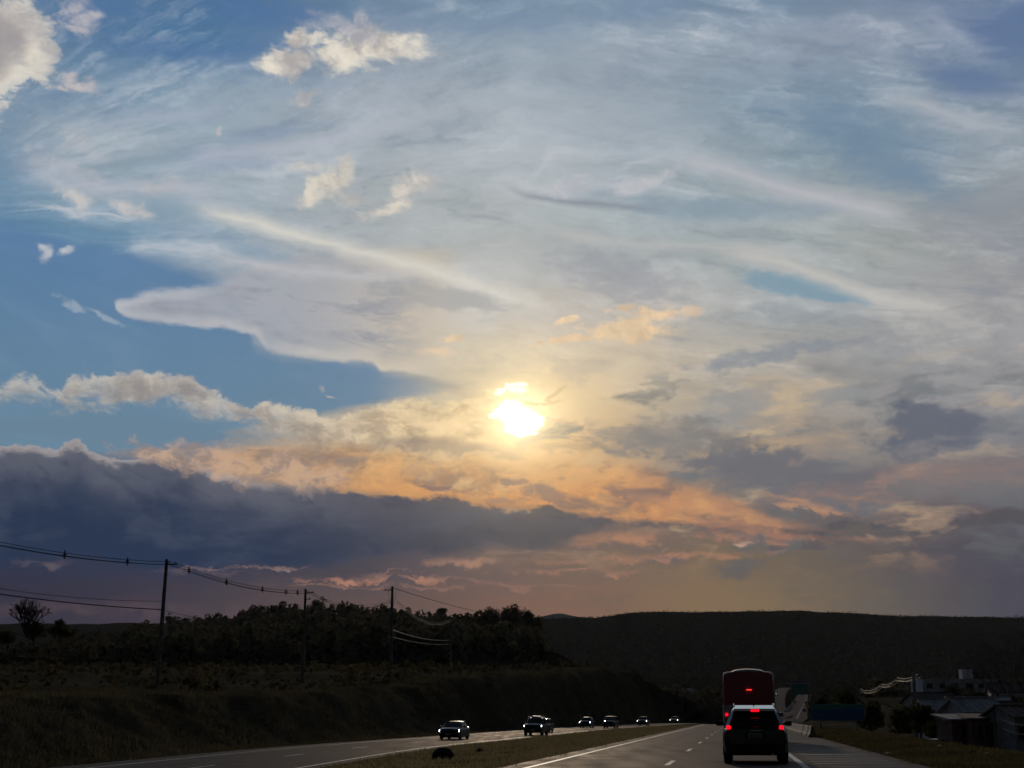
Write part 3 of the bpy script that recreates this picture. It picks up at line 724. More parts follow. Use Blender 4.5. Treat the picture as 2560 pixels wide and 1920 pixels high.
def asphalt(name, c, rough, sheen):
    m = bpy.data.materials.new(name); m.use_nodes = True; t = m.node_tree; b = t.nodes['Principled BSDF']
    tc = t.nodes.new('ShaderNodeTexCoord')
    mp = t.nodes.new('ShaderNodeMapping'); mp.inputs[2].default_value = (0, 0, math.atan(RSL)); mp.inputs[3].default_value = (1.0, 0.06, 1)   # wear runs along the lanes
    t.links.new(tc.outputs['Object'], mp.inputs[0])
    n1 = t.nodes.new('ShaderNodeTexNoise'); n1.inputs['Scale'].default_value = 1.6; n1.inputs['Detail'].default_value = 5
    t.links.new(mp.outputs[0], n1.inputs[0])
    n2 = t.nodes.new('ShaderNodeTexNoise'); n2.inputs['Scale'].default_value = 0.35; n2.inputs['Detail'].default_value = 8
    t.links.new(tc.outputs['Object'], n2.inputs[0])
    n3 = t.nodes.new('ShaderNodeTexNoise'); n3.inputs['Scale'].default_value = 60; n3.inputs['Detail'].default_value = 2
    t.links.new(tc.outputs['Object'], n3.inputs[0])
    # polished wheel paths: a wave across the lanes
    sx = t.nodes.new('ShaderNodeVectorMath'); sx.operation = 'DOT_PRODUCT'; sx.inputs[1].default_value = (math.cos(math.atan(RSL)), -math.sin(math.atan(RSL)), 0); t.links.new(tc.outputs['Object'], sx.inputs[0])
    wv = t.nodes.new('ShaderNodeMath'); wv.operation = 'MULTIPLY_ADD'; wv.inputs[1].default_value = 6.2832 / 1.83; wv.inputs[2].default_value = 2.1 * 0.987 * 6.2832 / 1.83; t.links.new(sx.outputs['Value'], wv.inputs[0])
    cs = t.nodes.new('ShaderNodeMath'); cs.operation = 'COSINE'; t.links.new(wv.outputs[0], cs.inputs[0])
    ad0 = t.nodes.new('ShaderNodeMath'); ad0.operation = 'ADD'; t.links.new(n1.outputs[0], ad0.inputs[0]); t.links.new(n2.outputs[0], ad0.inputs[1])
    ad = t.nodes.new('ShaderNodeMath'); ad.operation = 'MULTIPLY_ADD'; ad.inputs[1].default_value = 0.07; t.links.new(cs.outputs[0], ad.inputs[0]); t.links.new(ad0.outputs[0], ad.inputs[2])
    r = t.nodes.new('ShaderNodeMapRange'); r.inputs[1].default_value = 0.75; r.inputs[2].default_value = 1.25; t.links.new(ad.outputs[0], r.inputs[0])
    mx = t.nodes.new('ShaderNodeMix'); mx.data_type = 'RGBA'; mx.inputs[6].default_value = (*[k * 0.45 for k in c], 1); mx.inputs[7].default_value = (*[k * 1.6 for k in c], 1)
    t.links.new(r.outputs[0], mx.inputs[0])
    rr = t.nodes.new('ShaderNodeMapRange'); rr.inputs[1].default_value = 0.7; rr.inputs[2].default_value = 1.3; rr.inputs[3].default_value = rough - 0.09; rr.inputs[4].default_value = rough + 0.10
    t.links.new(ad.outputs[0], rr.inputs[0])
    bp = t.nodes.new('ShaderNodeBump'); bp.inputs['Strength'].default_value = 0.25; bp.inputs['Distance'].default_value = 0.01
    t.links.new(n3.outputs[0], bp.inputs['Height'])
    # rough stone: diffuse with a weak sheen that grows towards grazing view
    df = t.nodes.new('ShaderNodeBsdfDiffuse'); df.inputs[1].default_value = 0.6
    gl = t.nodes.new('ShaderNodeBsdfGlossy'); gl.inputs[0].default_value = (0.92, 0.82, 0.74, 1)
    t.links.new(mx.outputs[2], df.inputs[0]); t.links.new(rr.outputs[0], gl.inputs['Roughness'])
    for q in (df, gl): t.links.new(bp.outputs[0], q.inputs['Normal'])
    fr = t.nodes.new('ShaderNodeFresnel'); fr.inputs[0].default_value = 1.25
    mu = t.nodes.new('ShaderNodeMath'); mu.operation = 'MULTIPLY'; mu.inputs[1].default_value = sheen; t.links.new(fr.outputs[0], mu.inputs[0])
    ms = t.nodes.new('ShaderNodeMixShader'); t.links.new(mu.outputs[0], ms.inputs[0]); t.links.new(df.outputs[0], ms.inputs[1]); t.links.new(gl.outputs[0], ms.inputs[2])
    t.nodes.remove(b); t.links.new(ms.outputs[0], t.nodes['Material Output'].inputs[0])
    return m
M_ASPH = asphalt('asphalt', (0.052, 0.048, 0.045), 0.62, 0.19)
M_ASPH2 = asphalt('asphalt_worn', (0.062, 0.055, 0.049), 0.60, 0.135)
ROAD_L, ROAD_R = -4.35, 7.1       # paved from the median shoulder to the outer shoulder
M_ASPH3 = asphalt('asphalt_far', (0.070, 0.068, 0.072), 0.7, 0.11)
_cut = int(np.searchsorted(OURS[:, 1], 380.0)); _cut2 = int(np.searchsorted(OPP[:, 1], 380.0))
o = np_mesh('road', *ribbon(OURS[:_cut + 1], [ROAD_L, -3.6, -1.8, 0, 1.85, 3.7, 5.4, ROAD_R], 0.0), M_ASPH, True); tag(o, kind='structure')
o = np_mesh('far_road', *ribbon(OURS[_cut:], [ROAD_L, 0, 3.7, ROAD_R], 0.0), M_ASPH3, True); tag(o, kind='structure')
OPP_L, OPP_R = -5.4, 5.2
o = np_mesh('opposite_carriageway', *ribbon(OPP[:_cut2 + 1], [OPP_L, -3.6, 0, 3.6, OPP_R], 0.0), M_ASPH2, True); tag(o, kind='structure')
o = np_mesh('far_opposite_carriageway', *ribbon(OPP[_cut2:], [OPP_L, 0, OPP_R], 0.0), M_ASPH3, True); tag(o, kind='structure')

def paint_mat(name, c, wear):
    m = bpy.data.materials.new(name); m.use_nodes = True; t = m.node_tree; b = t.nodes['Principled BSDF']
    tc = t.nodes.new('ShaderNodeTexCoord'); n = t.nodes.new('ShaderNodeTexNoise'); n.inputs['Scale'].default_value = 2.2; n.inputs['Detail'].default_value = 9; n.inputs['Roughness'].default_value = 0.7
    t.links.new(tc.outputs['Object'], n.inputs[0])
    r = t.nodes.new('ShaderNodeMapRange'); r.inputs[1].default_value = wear - 0.1; r.inputs[2].default_value = wear + 0.12; t.links.new(n.outputs[0], r.inputs[0])
    mx = t.nodes.new('ShaderNodeMix'); mx.data_type = 'RGBA'; mx.inputs[6].default_value = (0.06, 0.057, 0.055, 1); mx.inputs[7].default_value = (*c, 1)
    t.links.new(r.outputs[0], mx.inputs[0]); t.links.new(mx.outputs[2], b.inputs['Base Color'])
    b.inputs['Roughness'].default_value = 0.6
    return m
M_PAINT = paint_mat('road_paint', (0.62, 0.61, 0.58), 0.40)
M_HATCH = paint_mat('worn_road_paint', (0.15, 0.15, 0.15), 0.50)
Ys = np.arange(-50, 262, 3.0)
road = bpy.data.objects['road']
def marking(name, ys, o0, o1, m, line=OURS, parent=road):
    ob = np_mesh(name, *ribbon(resample(line, np.asarray(ys, float)), [o0, o1], 0.006), m); ob.parent = parent
    return ob
marking('edge_line', Ys, -3.68, -3.52, M_PAINT)
marking('edge_line', Ys, 3.70, 3.88, M_PAINT)
for k in range(20):
    c = -52.5 + 15.7 * k
    marking('lane_dash', [c - 2, c, c + 2], -0.075, 0.075, M_PAINT)
for k in range(19):                                    # worn cross-hatching of the outer shoulder
    y0 = 36.5 + 2.35 * k + random.uniform(-.35, .35)
    a = resample(OURS, np.array([y0, y0 + random.uniform(0.35, 0.8)]))
    L_ = lambda i, o_: (a[i, 0] + o_ * 0.987, a[i, 1] - o_ * 0.16, 0.0065)
    sl = 1.1                                            # stripes run a little forward across the shoulder
    MB().poly([L_(0, 4.15), (L_(0, 6.75)[0], L_(0, 6.75)[1] + sl, .0065), (L_(1, 6.75)[0], L_(1, 6.75)[1] + sl, .0065), L_(1, 4.15)]).build('hatch_stripe', M_HATCH, road)
oppo = bpy.data.objects['opposite_carriageway']
marking('edge_line', np.arange(30, 320, 5.0), 4.3, 4.45, M_PAINT, OPP, oppo)
marking('edge_line', np.arange(30, 320, 5.0), -3.75, -3.6, M_PAINT, OPP, oppo)
for k in range(18):
    c = 40.0 + 15.7 * k
    marking('lane_dash', [c - 2, c, c + 2], 0.2, 0.33, M_PAINT, OPP, oppo)
for lo_, hi_ in ((440, 1250),):
    for a_, b_ in ((3.6, 3.85), (-3.75, -3.5)): marking('edge_line', np.linspace(lo_, hi_, 60), a_, b_, M_HATCH, OURS, bpy.data.objects['far_road'])

# =================================================================== terrain
RIDGE_L = np.array([(-900, 1670), (-400, 1660), (0, 1638), (60, 1630), (144, 1606), (194, 1596), (294, 1590), (360, 1578), (527, 1561), (600, 1547), (676, 1537), (796, 1530), (872, 1536), (958, 1538), (1043, 1548),
                    (1106, 1547), (1182, 1549), (1227, 1549), (1300, 1553), (1350, 1560), (1390, 1590), (1450, 1645), (1600, 1705), (2400, 1760)], float)
RIDGE_R = np.array([(-900, 1560), (0, 1560), (1200, 1552), (1376, 1547), (1420, 1546), (1494, 1543), (1567, 1535), (1641, 1532), (1758, 1532), (1889, 1529), (1972, 1530), (2109, 1534), (2281, 1540), (2418, 1543), (2560, 1545), (3400, 1560)], float)
DL, DR = 800.0, 2200.0
def zpx(py, d): return CAM_H + np.tan(PITCH + np.arctan((960.0 - py) / FPX)) * d
def dist_line(x, y, line, step):
    """distance to a road axis, signed (right +), and the road's height there"""
    P = line[::step]; best = np.full(x.shape, 1e9); sgn = np.zeros(x.shape); zz = np.zeros(x.shape)
    for a, b in zip(P[:-1], P[1:]):
        d = b[:2] - a[:2]; L = d @ d
        t = np.clip(((x - a[0]) * d[0] + (y - a[1]) * d[1]) / L, 0, 1)
        ex = x - a[0] - t * d[0]; ey = y - a[1] - t * d[1]; q = np.hypot(ex, ey)
        s_ = np.where(d[1] * ex - d[0] * ey > 0, 1.0, -1.0)
        m_ = q < best
        best = np.where(m_, q, best); sgn = np.where(m_, s_, sgn); zz = np.where(m_, a[2] + t * (b[2] - a[2]), zz)
    return best * sgn, zz
def height(x, y, detail=True):
    x = np.asarray(x, float); y = np.asarray(y, float)
    r = np.hypot(x, y)
    yy = np.maximum(y, 0.35 * r + 1e-3)
    px = np.clip(1280 + FPX * 1.02 * x / yy, -900, 3400)
    dep = np.maximum(yy, 1.0)
    d1, z1 = dist_line(x, y, OURS, 4); d2, z2 = dist_line(x, y, OPP, 4)
    # left: cutting bank beside the far carriageway, then a field rising to a wooded hill
    top = np.interp(dep, [0, 60, 110, 200, 290, 350, 420], [2.2, 2.4, 2.9, 4.2, 3.2, 2.4, 4.0])
    rl = zpx(np.interp(px, RIDGE_L[:, 0], RIDGE_L[:, 1]) + 9, DL)
    fieldL = np.interp(dep, [0, 130, 350, 420], [0, 0, 10.0, 13.0])
    left = top + fieldL + np.clip((dep - 370) / 430, 0, 1) ** 1.25 * np.maximum(rl - top - fieldL, 0) - smooth((dep - 840) / 500) * 40
    # right: the town lies a little below the road, then the long far ridge
    rr = zpx(np.interp(px, RIDGE_R[:, 0], RIDGE_R[:, 1]) + 6, DR)
    base = np.interp(dep, [0, 40, 70, 110, 180, 300, 500, 800, 1300], [-0.2, -0.3, -1.2, -1.6, -0.5, 4.5, 6, 10, 24])
    right = base + smooth((dep - 1150) / 1050) * np.maximum(rr - base, 0) - smooth((dep - 2300) / 1500) * 90
    wl = smooth((1420 - px) / 90) * smooth((dep - 250) / 150)
    far_mix = np.where(dep > 1000, np.maximum(left, right), left)
    side_l = (d2 < 0)
    z = np.where(side_l, wl * far_mix + (1 - wl) * np.where(dep < 420, left, right), right)
    # smooth the field on the left towards the centre of the valley
    cen = smooth((px - 1380) / 200) * smooth((dep - 330) / 120)
    z = np.where(side_l, z * (1 - cen) + cen * np.minimum(right, 6 + dep * 0.012 + smooth((dep - 1150) / 1050) * 400), z)
    z = np.where(side_l & (dep > 1150) & (px > 1380), right, z)
    if detail:
        z = z + fbm(x / 9.0, y / 9.0) * np.clip(dep / 160.0, 0.1, 0.7) + fbm(x / 60, y / 60) * np.clip((dep - 200) / 60, 0, 5)
    # bank foot, median, verge: ease from the paved edges
    e2l = np.maximum(-d2 + OPP_L, 0)                         # metres outside the far carriageway's outer edge
    n_ = fbm(x / 3.1 + 5, y / 3.1) if detail else 0
    zb = z2 - 0.08 + (z - z2) * smooth((e2l - 0.8) / (7.5 + n_ * 2.5))
    wb = 1 - smooth((dep - 500) / 400)
    z = np.where(d2 < 0, zb * wb + z * (1 - wb), z)
    between = (d2 >= 0) & (d1 <= 0)
    e2r = np.maximum(d2 - OPP_R, 0); e1l = np.maximum(-d1 + ROAD_L, 0)
    tt = e2r / np.maximum(e2r + e1l, 0.01)
    zm = z2 * (1 - tt) + z1 * tt - 0.05 - 0.18 * np.sin(np.pi * np.clip(tt, 0, 1)) * np.clip((e2r + e1l) / 8, 0, 1) + (fbm(x / 2.2, y / 2.2) * 0.22 * np.sin(np.pi * np.clip(tt, 0, 1)) if detail else 0)
    wm = 1 - smooth((dep - 1150) / 400)
    z = np.where(between, zm * wm + z * (1 - wm), z)
    e1r = np.maximum(d1 - ROAD_R, 0)
    hump = 0.25 * np.exp(-((e1r - 3.0) / 2.4) ** 2) * np.clip((dep - 45) / 25, 0, 1)
    zr = z1 - 0.05 + hump + (z - z1) * smooth((e1r - 3.0) / np.interp(dep, [0, 200, 450, 600], [9, 12, 20, 40])) + (fbm(x / 1.8, y / 1.8) * 0.16 * np.clip(e1r / 1.5, 0, 1) if detail else 0)
    wr = 1 - smooth((dep - 900) / 700)
    z = np.where(d1 > 0, zr * wr + z * (1 - wr), z)
    on = np.minimum(np.where(d2 < 0, -d2 + OPP_L, d2 - OPP_R), np.where(d1 < 0, -d1 + ROAD_L, d1 - ROAD_R))
    zroad = np.where(np.abs(d1) < np.abs(d2), z1, z2)
    z = np.where(on < 0.15, np.minimum(z, zroad - np.where(dep > 380, 0.6, 0.10)), z)
    return z
_az = np.radians(np.concatenate([np.linspace(-180, -27, 40, endpoint=False), np.linspace(-27, 27, 420, endpoint=False), np.linspace(27, 180, 40, endpoint=False)]))
_rr = np.concatenate([np.geomspace(1.2, 420, 330, endpoint=False), np.geomspace(420, 3400, 120, endpoint=False), np.geomspace(3400, 40000, 12)])
AA, RR_ = np.meshgrid(_az, _rr)
TX, TY = np.sin(AA) * RR_, np.cos(AA) * RR_
TZ = height(TX, TY)
TZ = np.where(RR_ > 3600, 30.0 - (RR_ - 3600) * 0.002, TZ)
TZ = np.where((np.abs(AA) > math.radians(60)) & (RR_ > 30), np.minimum(TZ, 40), TZ)
nr, na = TX.shape
idx = np.arange(nr * na).reshape(nr, na)
_Fc = np.stack([idx[:-1, :], np.roll(idx, -1, 1)[:-1, :], np.roll(idx, -1, 1)[1:, :], idx[1:, :]], -1).reshape(-1, 4)
def ground_mat():
    m = bpy.data.materials.new('grassland'); m.use_nodes = True; t = m.node_tree; b = t.nodes['Principled BSDF']
    tc = t.nodes.new('ShaderNodeTexCoord')
    def nz(sc, de):
        n = t.nodes.new('ShaderNodeTexNoise'); n.inputs['Scale'].default_value = sc; n.inputs['Detail'].default_value = de; n.inputs['Roughness'].default_value = 0.65
        t.links.new(tc.outputs['Object'], n.inputs[0]); return n
    n1, n2, n3 = nz(0.05, 8), nz(0.6, 6), nz(7, 4)
    a = t.nodes.new('ShaderNodeMix'); a.data_type = 'RGBA'; a.inputs[6].default_value = (0.090, 0.080, 0.050, 1); a.inputs[7].default_value = (0.180, 0.145, 0.095, 1)
    r1 = t.nodes.new('ShaderNodeMapRange'); r1.inputs[1].default_value = 0.36; r1.inputs[2].default_value = 0.64; t.links.new(n1.outputs[0], r1.inputs[0]); t.links.new(r1.outputs[0], a.inputs[0])
    c = t.nodes.new('ShaderNodeMix'); c.data_type = 'RGBA'; c.inputs[7].default_value = (0.095, 0.060, 0.040, 1)
    r2 = t.nodes.new('ShaderNodeMapRange'); r2.inputs[1].default_value = 0.52; r2.inputs[2].default_value = 0.72; t.links.new(n2.outputs[0], r2.inputs[0]); t.links.new(r2.outputs[0], c.inputs[0])
    t.links.new(a.outputs[2], c.inputs[6])
    sx = t.nodes.new('ShaderNodeSeparateXYZ'); t.links.new(tc.outputs['Object'], sx.inputs[0])          # wooded hills: the undergrowth's self-shadow is put into a darker ground colour
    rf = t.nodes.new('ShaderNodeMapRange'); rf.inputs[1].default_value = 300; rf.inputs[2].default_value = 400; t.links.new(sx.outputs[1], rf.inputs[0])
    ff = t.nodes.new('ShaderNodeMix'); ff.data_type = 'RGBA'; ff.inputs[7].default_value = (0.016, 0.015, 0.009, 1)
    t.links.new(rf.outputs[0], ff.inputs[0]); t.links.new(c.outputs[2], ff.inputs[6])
    bp = t.nodes.new('ShaderNodeBump'); bp.inputs['Strength'].default_value = 0.6; bp.inputs['Distance'].default_value = 0.15
    t.links.new(n3.outputs[0], bp.inputs['Height'])
    df = t.nodes.new('ShaderNodeBsdfDiffuse'); t.links.new(ff.outputs[2], df.inputs[0]); t.links.new(bp.outputs[0], df.inputs['Normal'])
    t.nodes.remove(b); t.links.new(df.outputs[0], t.nodes['Material Output'].inputs[0])          # soil and turf: no sheen
    return m
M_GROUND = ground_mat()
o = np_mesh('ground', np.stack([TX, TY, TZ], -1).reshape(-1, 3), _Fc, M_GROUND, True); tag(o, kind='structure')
def gz_at(x, y): return float(height(np.array([x]), np.array([y]))[0])

# far blue mountain showing in the gap of the skyline
def mountain():
    D = 16000.0; mb = MB(); pts = []
    prof = [(1300, 1552), (1340, 1545), (1362, 1539.5), (1378, 1536), (1392, 1534), (1402, 1533.6), (1412, 1535), (1426, 1538.5), (1450, 1542.5), (1500, 1550)]
    rows = []
    for k, (dd, hs) in enumerate(((0, 1.0), (1500, 0.75), (-1200, 0.45), (2600, 0.2), (-2600, 0.0))):
        rows.append((dd, hs))
    rows.sort()
    V_ = []
    for dd, hs in rows:
        for px, py in prof:
            p = place(px, D + dd, py); V_.append((p.x, p.y, 20 + (p.z - 20) * hs))
    n = len(prof); F_ = [(i * n + j, i * n + j + 1, (i + 1) * n + j + 1, (i + 1) * n + j) for i in range(len(rows) - 1) for j in range(n - 1)]
    o = MB().mesh(V_, F_).build('distant_hill', mat('distant_hill', (0.06, 0.075, 0.06), 0.95, noise_scale=0.002), smooth='all')
    tag(o, kind='structure')
mountain()
# =================================================================== vegetation
def leaf_mat(name, c1, c2, scale=0.6, trans=0.3):
    m = bpy.data.materials.new(name); m.use_nodes = True; t = m.node_tree; b = t.nodes['Principled BSDF']
    tc = t.nodes.new('ShaderNodeTexCoord'); n = t.nodes.new('ShaderNodeTexNoise'); n.inputs['Scale'].default_value = scale; n.inputs['Detail'].default_value = 4
    t.links.new(tc.outputs['Object'], n.inputs[0])
    r = t.nodes.new('ShaderNodeMapRange'); r.inputs[1].default_value = 0.35; r.inputs[2].default_value = 0.65; t.links.new(n.outputs[0], r.inputs[0])
    mx = t.nodes.new('ShaderNodeMix'); mx.data_type = 'RGBA'; mx.inputs[6].default_value = (*c1, 1); mx.inputs[7].default_value = (*c2, 1)
    t.links.new(r.outputs[0], mx.inputs[0]); 
    # leaves and blades let some light through
    df = t.nodes.new('ShaderNodeBsdfDiffuse'); t.links.new(mx.outputs[2], df.inputs[0])
    tr = t.nodes.new('ShaderNodeBsdfTranslucent'); t.links.new(mx.outputs[2], tr.inputs[0])
    ms = t.nodes.new('ShaderNodeMixShader'); ms.inputs[0].default_value = trans
    t.links.new(df.outputs[0], ms.inputs[1]); t.nodes.remove(b); t.links.new(tr.outputs[0], ms.inputs[2])
    t.links.new(ms.outputs[0], t.nodes['Material Output'].inputs[0])
    return m
M_LEAF = leaf_mat('foliage', (0.050, 0.055, 0.024), (0.085, 0.090, 0.038))
M_LEAF2 = leaf_mat('foliage_olive', (0.090, 0.078, 0.045), (0.150, 0.125, 0.070))
M_WOOD = leaf_mat('forest_leaves', (0.080, 0.078, 0.050), (0.120, 0.112, 0.070), 0.02)
M_GRASS = leaf_mat('grass_blades', (0.080, 0.074, 0.036), (0.170, 0.140, 0.070), 0.35, 0.35)
M_BANK = leaf_mat('bank_grass', (0.085, 0.077, 0.050), (0.140, 0.120, 0.076), 0.3, 0.4)
M_FAR = leaf_mat('far_forest_leaves', (0.040, 0.042, 0.022), (0.062, 0.060, 0.032), 0.01, 0.04)
M_DRY = leaf_mat('dry_median_grass', (0.19, 0.165, 0.085), (0.34, 0.275, 0.15), 0.35, 0.5)
M_BARK = mat('bark', (0.05, 0.04, 0.03), 0.9, noise_scale=4.0, noise_amt=0.4, bump=0.4)

def quads(C, S, flat=1.0):
    """randomly turned quads: centres C (n,3), half sizes S (n,)"""
    n = len(C)
    a = rng.normal(size=(n, 3)); a /= np.linalg.norm(a, axis=1)[:, None]
    b = rng.normal(size=(n, 3)); b -= a * (a * b).sum(1)[:, None]; b /= np.linalg.norm(b, axis=1)[:, None]
    a = a * S[:, None]; b = b * (S * 0.62)[:, None]; a[:, 2] *= flat; b[:, 2] *= flat
    P = np.stack([C - a, C - b * 0.9, C + a, C + b], 1).reshape(-1, 3)
    return P, np.arange(4 * n).reshape(n, 4)
def crown_points(n, rx, ry, rz, lobes, seed_c=None, hollow=0.35):
    """points spread through a lumpy crown: random lobes inside an ellipsoid"""
    L = rng.normal(size=(lobes, 3)); L /= np.linalg.norm(L, axis=1)[:, None]; L *= (rng.random(lobes) ** 0.5)[:, None] * 0.68
    k = rng.integers(0, lobes, n)
    d = rng.normal(size=(n, 3)); d /= np.linalg.norm(d, axis=1)[:, None]
    rad = (hollow + (1 - hollow) * rng.random(n) ** 0.6) * (0.30 + 0.22 * rng.random(lobes)[k])
    P = L[k] + d * rad[:, None]
    return P * np.array([rx, ry, rz])

# ---- woods: one mass that nobody could count
def wood(name, label, px0, px1, d0, d1, n, hmin, hmax, nq, qs, keep=None, hscale=None, m=None):
    u = rng.random(n); px = px0 + (px1 - px0) * rng.random(n); dep = d0 * (d1 / d0) ** u
    x = (px - 1280) / (FPX * 1.02) * dep; y = dep
    if keep is not None:
        k = keep(px, dep, x, y); x, y, px, dep = x[k], y[k], px[k], dep[k]
    z = height(x, y)
    h = hmin + (hmax - hmin) * rng.random(len(x)) ** 1.6
    if hscale is not None: h = h * hscale(px, dep)
    Cs, Ss = [], []
    for i in range(len(x)):
        w = h[i] * (0.42 + 0.25 * rng.random())
        P = crown_points(nq, w, w, h[i] * 0.5, 6) + np.array([x[i], y[i], z[i] + h[i] * 0.52])
        Cs.append(P); Ss.append(np.full(nq, qs * h[i]) * (0.6 + 0.8 * rng.random(nq)))
    C = np.concatenate(Cs); S = np.concatenate(Ss)
    o = np_mesh(name, *quads(C, S), m or M_WOOD); tag(o, label, 'forest', kind='stuff')
    return o
off_roads = lambda px, dep, x, y: (np.abs(dist_line(x, y, OURS, 4)[0]) > 16) & (np.abs(dist_line(x, y, OPP, 4)[0]) > 14)
wood('forest', 'dark wood covering the nearer hill on the left', -500, 1375, 420, 830, 1500, 5, 10, 84, 0.105, hscale=lambda px, d: np.where(px < 330, 0.7, 1.0))
wood('forest', 'dark tree line along the crest of the nearer left hill', -300, 1372, 770, 815, 760, 3.0, 6.8, 100, 0.10, hscale=lambda px, d: np.where(px < 600, 0.62, 0.9))
wood('forest', 'dark forest on the long far ridge', 1250, 2900, 900, 2180, 6400, 5, 9, 26, 0.16, keep=off_roads, m=M_FAR, hscale=lambda px, d: np.interp(d, [1500, 1850, 2180], [1.0, 0.55, 0.32]))
wood('forest', 'thin tree line along the crest of the far ridge', 1300, 2900, 2190, 2235, 5200, 0.6, 2.3, 12, 0.24, m=M_FAR)
wood('forest', 'dark trees in the valley between the road and the far ridge', 1330, 2800, 430, 900, 520, 4, 8, 80, 0.11, keep=lambda px, dep, x, y: off_roads(px, dep, x, y) & ((px < 1880) | (px > 2050)) & ~((px > 2280) & (px < 2520) & (dep < 300)))

# ---- shrubs over the field above the bank
def scrub():
    n = 3400
    px = -500 + 2300 * rng.random(n); dep = 95 + 350 * rng.random(n) ** 0.8
    x = (px - 1280) / (FPX * 1.02) * dep; y = dep
    d2, _ = dist_line(x, y, OPP, 4)
    k = d2 < -16; x, y = x[k], y[k]; z = height(x, y)
    h = 0.35 + 1.7 * rng.random(len(x)) ** 3.5
    Cs, Ss = [], []
    for i in range(len(x)):
        P = crown_points(26, h[i] * 0.8, h[i] * 0.8, h[i] * 0.55, 5) + np.array([x[i], y[i], z[i] + h[i] * 0.45])
        Cs.append(P); Ss.append(np.full(26, 0.14 * h[i] + 0.07) * (0.6 + 0.8 * rng.random(26)))
    o = np_mesh('scrub', *quads(np.concatenate(Cs), np.concatenate(Ss)), M_LEAF2); tag(o, 'low scattered scrub on the field above the left bank', 'scrub', kind='stuff')
scrub()

# ---- grass: tufts of blades
def grass(name, label, x, y, hmin, hmax, blades=4, spread=0.16, width=0.028, m=None):
    z = height(x, y); n = len(x)
    h = (hmin + (hmax - hmin) * rng.random(n) ** 2) * (0.65 + 0.7 * np.clip(fbm(x / 3.0, y / 3.0) + 0.5, 0, 1.3))
    B = np.repeat(np.stack([x, y, z - 0.02], 1), blades, 0); H = np.repeat(h, blades) * (0.6 + 0.6 * rng.random(n * blades))
    a = rng.random(n * blades) * 2 * np.pi; lean = 0.15 + 0.55 * rng.random(n * blades)
    B[:, 0] += rng.normal(size=len(B)) * spread; B[:, 1] += rng.normal(size=len(B)) * spread
    D = np.stack([np.cos(a), np.sin(a), np.zeros_like(a)], 1); Wd = np.stack([-np.sin(a + 0.6), np.cos(a + 0.6), np.zeros_like(a)], 1) * (width * (0.7 + 0.6 * rng.random(len(a))))[:, None]
    tip = B + D * (H * lean)[:, None]; tip[:, 2] += H
    P = np.stack([B - Wd, B + Wd, tip], 1).reshape(-1, 3)
    o = np_mesh(name, P, np.arange(len(P)).reshape(-1, 3), m or M_GRASS); tag(o, label, 'grass', kind='stuff')
def strip_points(n, y0, y1, lo, hi, power=1.6):
    y = y0 + (y1 - y0) * rng.random(n) ** power
    a, b = lo(y), hi(y)
    return a + (b - a) * rng.random(n), y
xo = lambda y, off: np.interp(y, OURS[:, 1], OURS[:, 0]) + off * 1.013
xp = lambda y, off: np.interp(y, OPP[:, 1], OPP[:, 0]) + off * 1.01
gx0, gy0 = strip_points(34000, 30, 230, lambda y: xp(y, OPP_R - 0.05), lambda y: xo(y, ROAD_L + 0.05))
ga, gb = strip_points(6000, -10, 32, lambda y: xp(y, OPP_R - 0.05), lambda y: xo(y, ROAD_L + 0.05), 1.0)
gx0, gy0 = np.concatenate([gx0, ga]), np.concatenate([gy0, gb])
grass('grass', 'dry grass on the median between the carriageways', gx0, gy0, 0.07, 0.26, m=M_DRY)
gx0, gy0 = strip_points(20000, 32, 120, lambda y: xo(y, ROAD_R - 0.1), lambda y: xo(y, ROAD_R + 11))
ga, gb = strip_points(6000, -10, 34, lambda y: xo(y, ROAD_R - 0.1), lambda y: xo(y, ROAD_R + 11), 1.0)
gx0, gy0 = np.concatenate([gx0, ga]), np.concatenate([gy0, gb])
grass('grass', 'dry grass on the verge right of the road', gx0, gy0, 0.07, 0.22, 5, 0.16, 0.022)
gx0, gy0 = strip_points(40000, 40, 300, lambda y: xp(y, OPP_L - 13), lambda y: xp(y, OPP_L + 0.0), 1.3)
grass('grass', 'tall grass hanging over the bank left of the far carriageway', gx0, gy0, 0.14, 0.42, 5, 0.25, 0.035, M_BANK)

# ---- single trees
def tree(name, label, base, h, w, cat='tree', leaves=900, leaf=0.16, trunk=0.16, bare=False, crown_h=0.62, lobes=9, m=None, group=None, lean=(0, 0)):
    t = thing(name, label, cat, base, random.random() * 6, group)
    mb = MB(); r0 = trunk
    top = Vector((lean[0] + random.uniform(-.2, .2), lean[1] + random.uniform(-.2, .2), h * 0.72))
    mid = top * 0.5 + Vector((random.uniform(-.12, .12) * h * 0.2, random.uniform(-.1, .1) * h * 0.2, 0))
    mb.tube([(0, 0, -0.3), mid, top], [r0, r0 * 0.7, r0 * 0.32], 7)
    for k in range(7):
        f = 0.38 + 0.55 * random.random(); p = (mid * (1 - f) + top * f) if f > .5 else mid * (f / .5)
        a = random.random() * 6.283; L = w * (0.45 + 0.45 * random.random())
        e = p + Vector((math.cos(a) * L, math.sin(a) * L, h * (0.08 + 0.16 * random.random())))
        q = (p + e) / 2 + Vector((0, 0, -0.03 * h))
        mb.tube([p, q, e], [r0 * 0.42, r0 * 0.28, r0 * 0.1], 5)
    mb.build('trunk', M_BARK, t, smooth=True)
    P = crown_points(leaves, w, w, h * crown_h * 0.5, lobes) + np.array([lean[0], lean[1], h * (1 - crown_h / 2)])
    o = np_mesh('crown', *quads(P, leaf * (0.6 + 0.8 * rng.random(leaves))), m or M_LEAF); o.parent = t
    return t
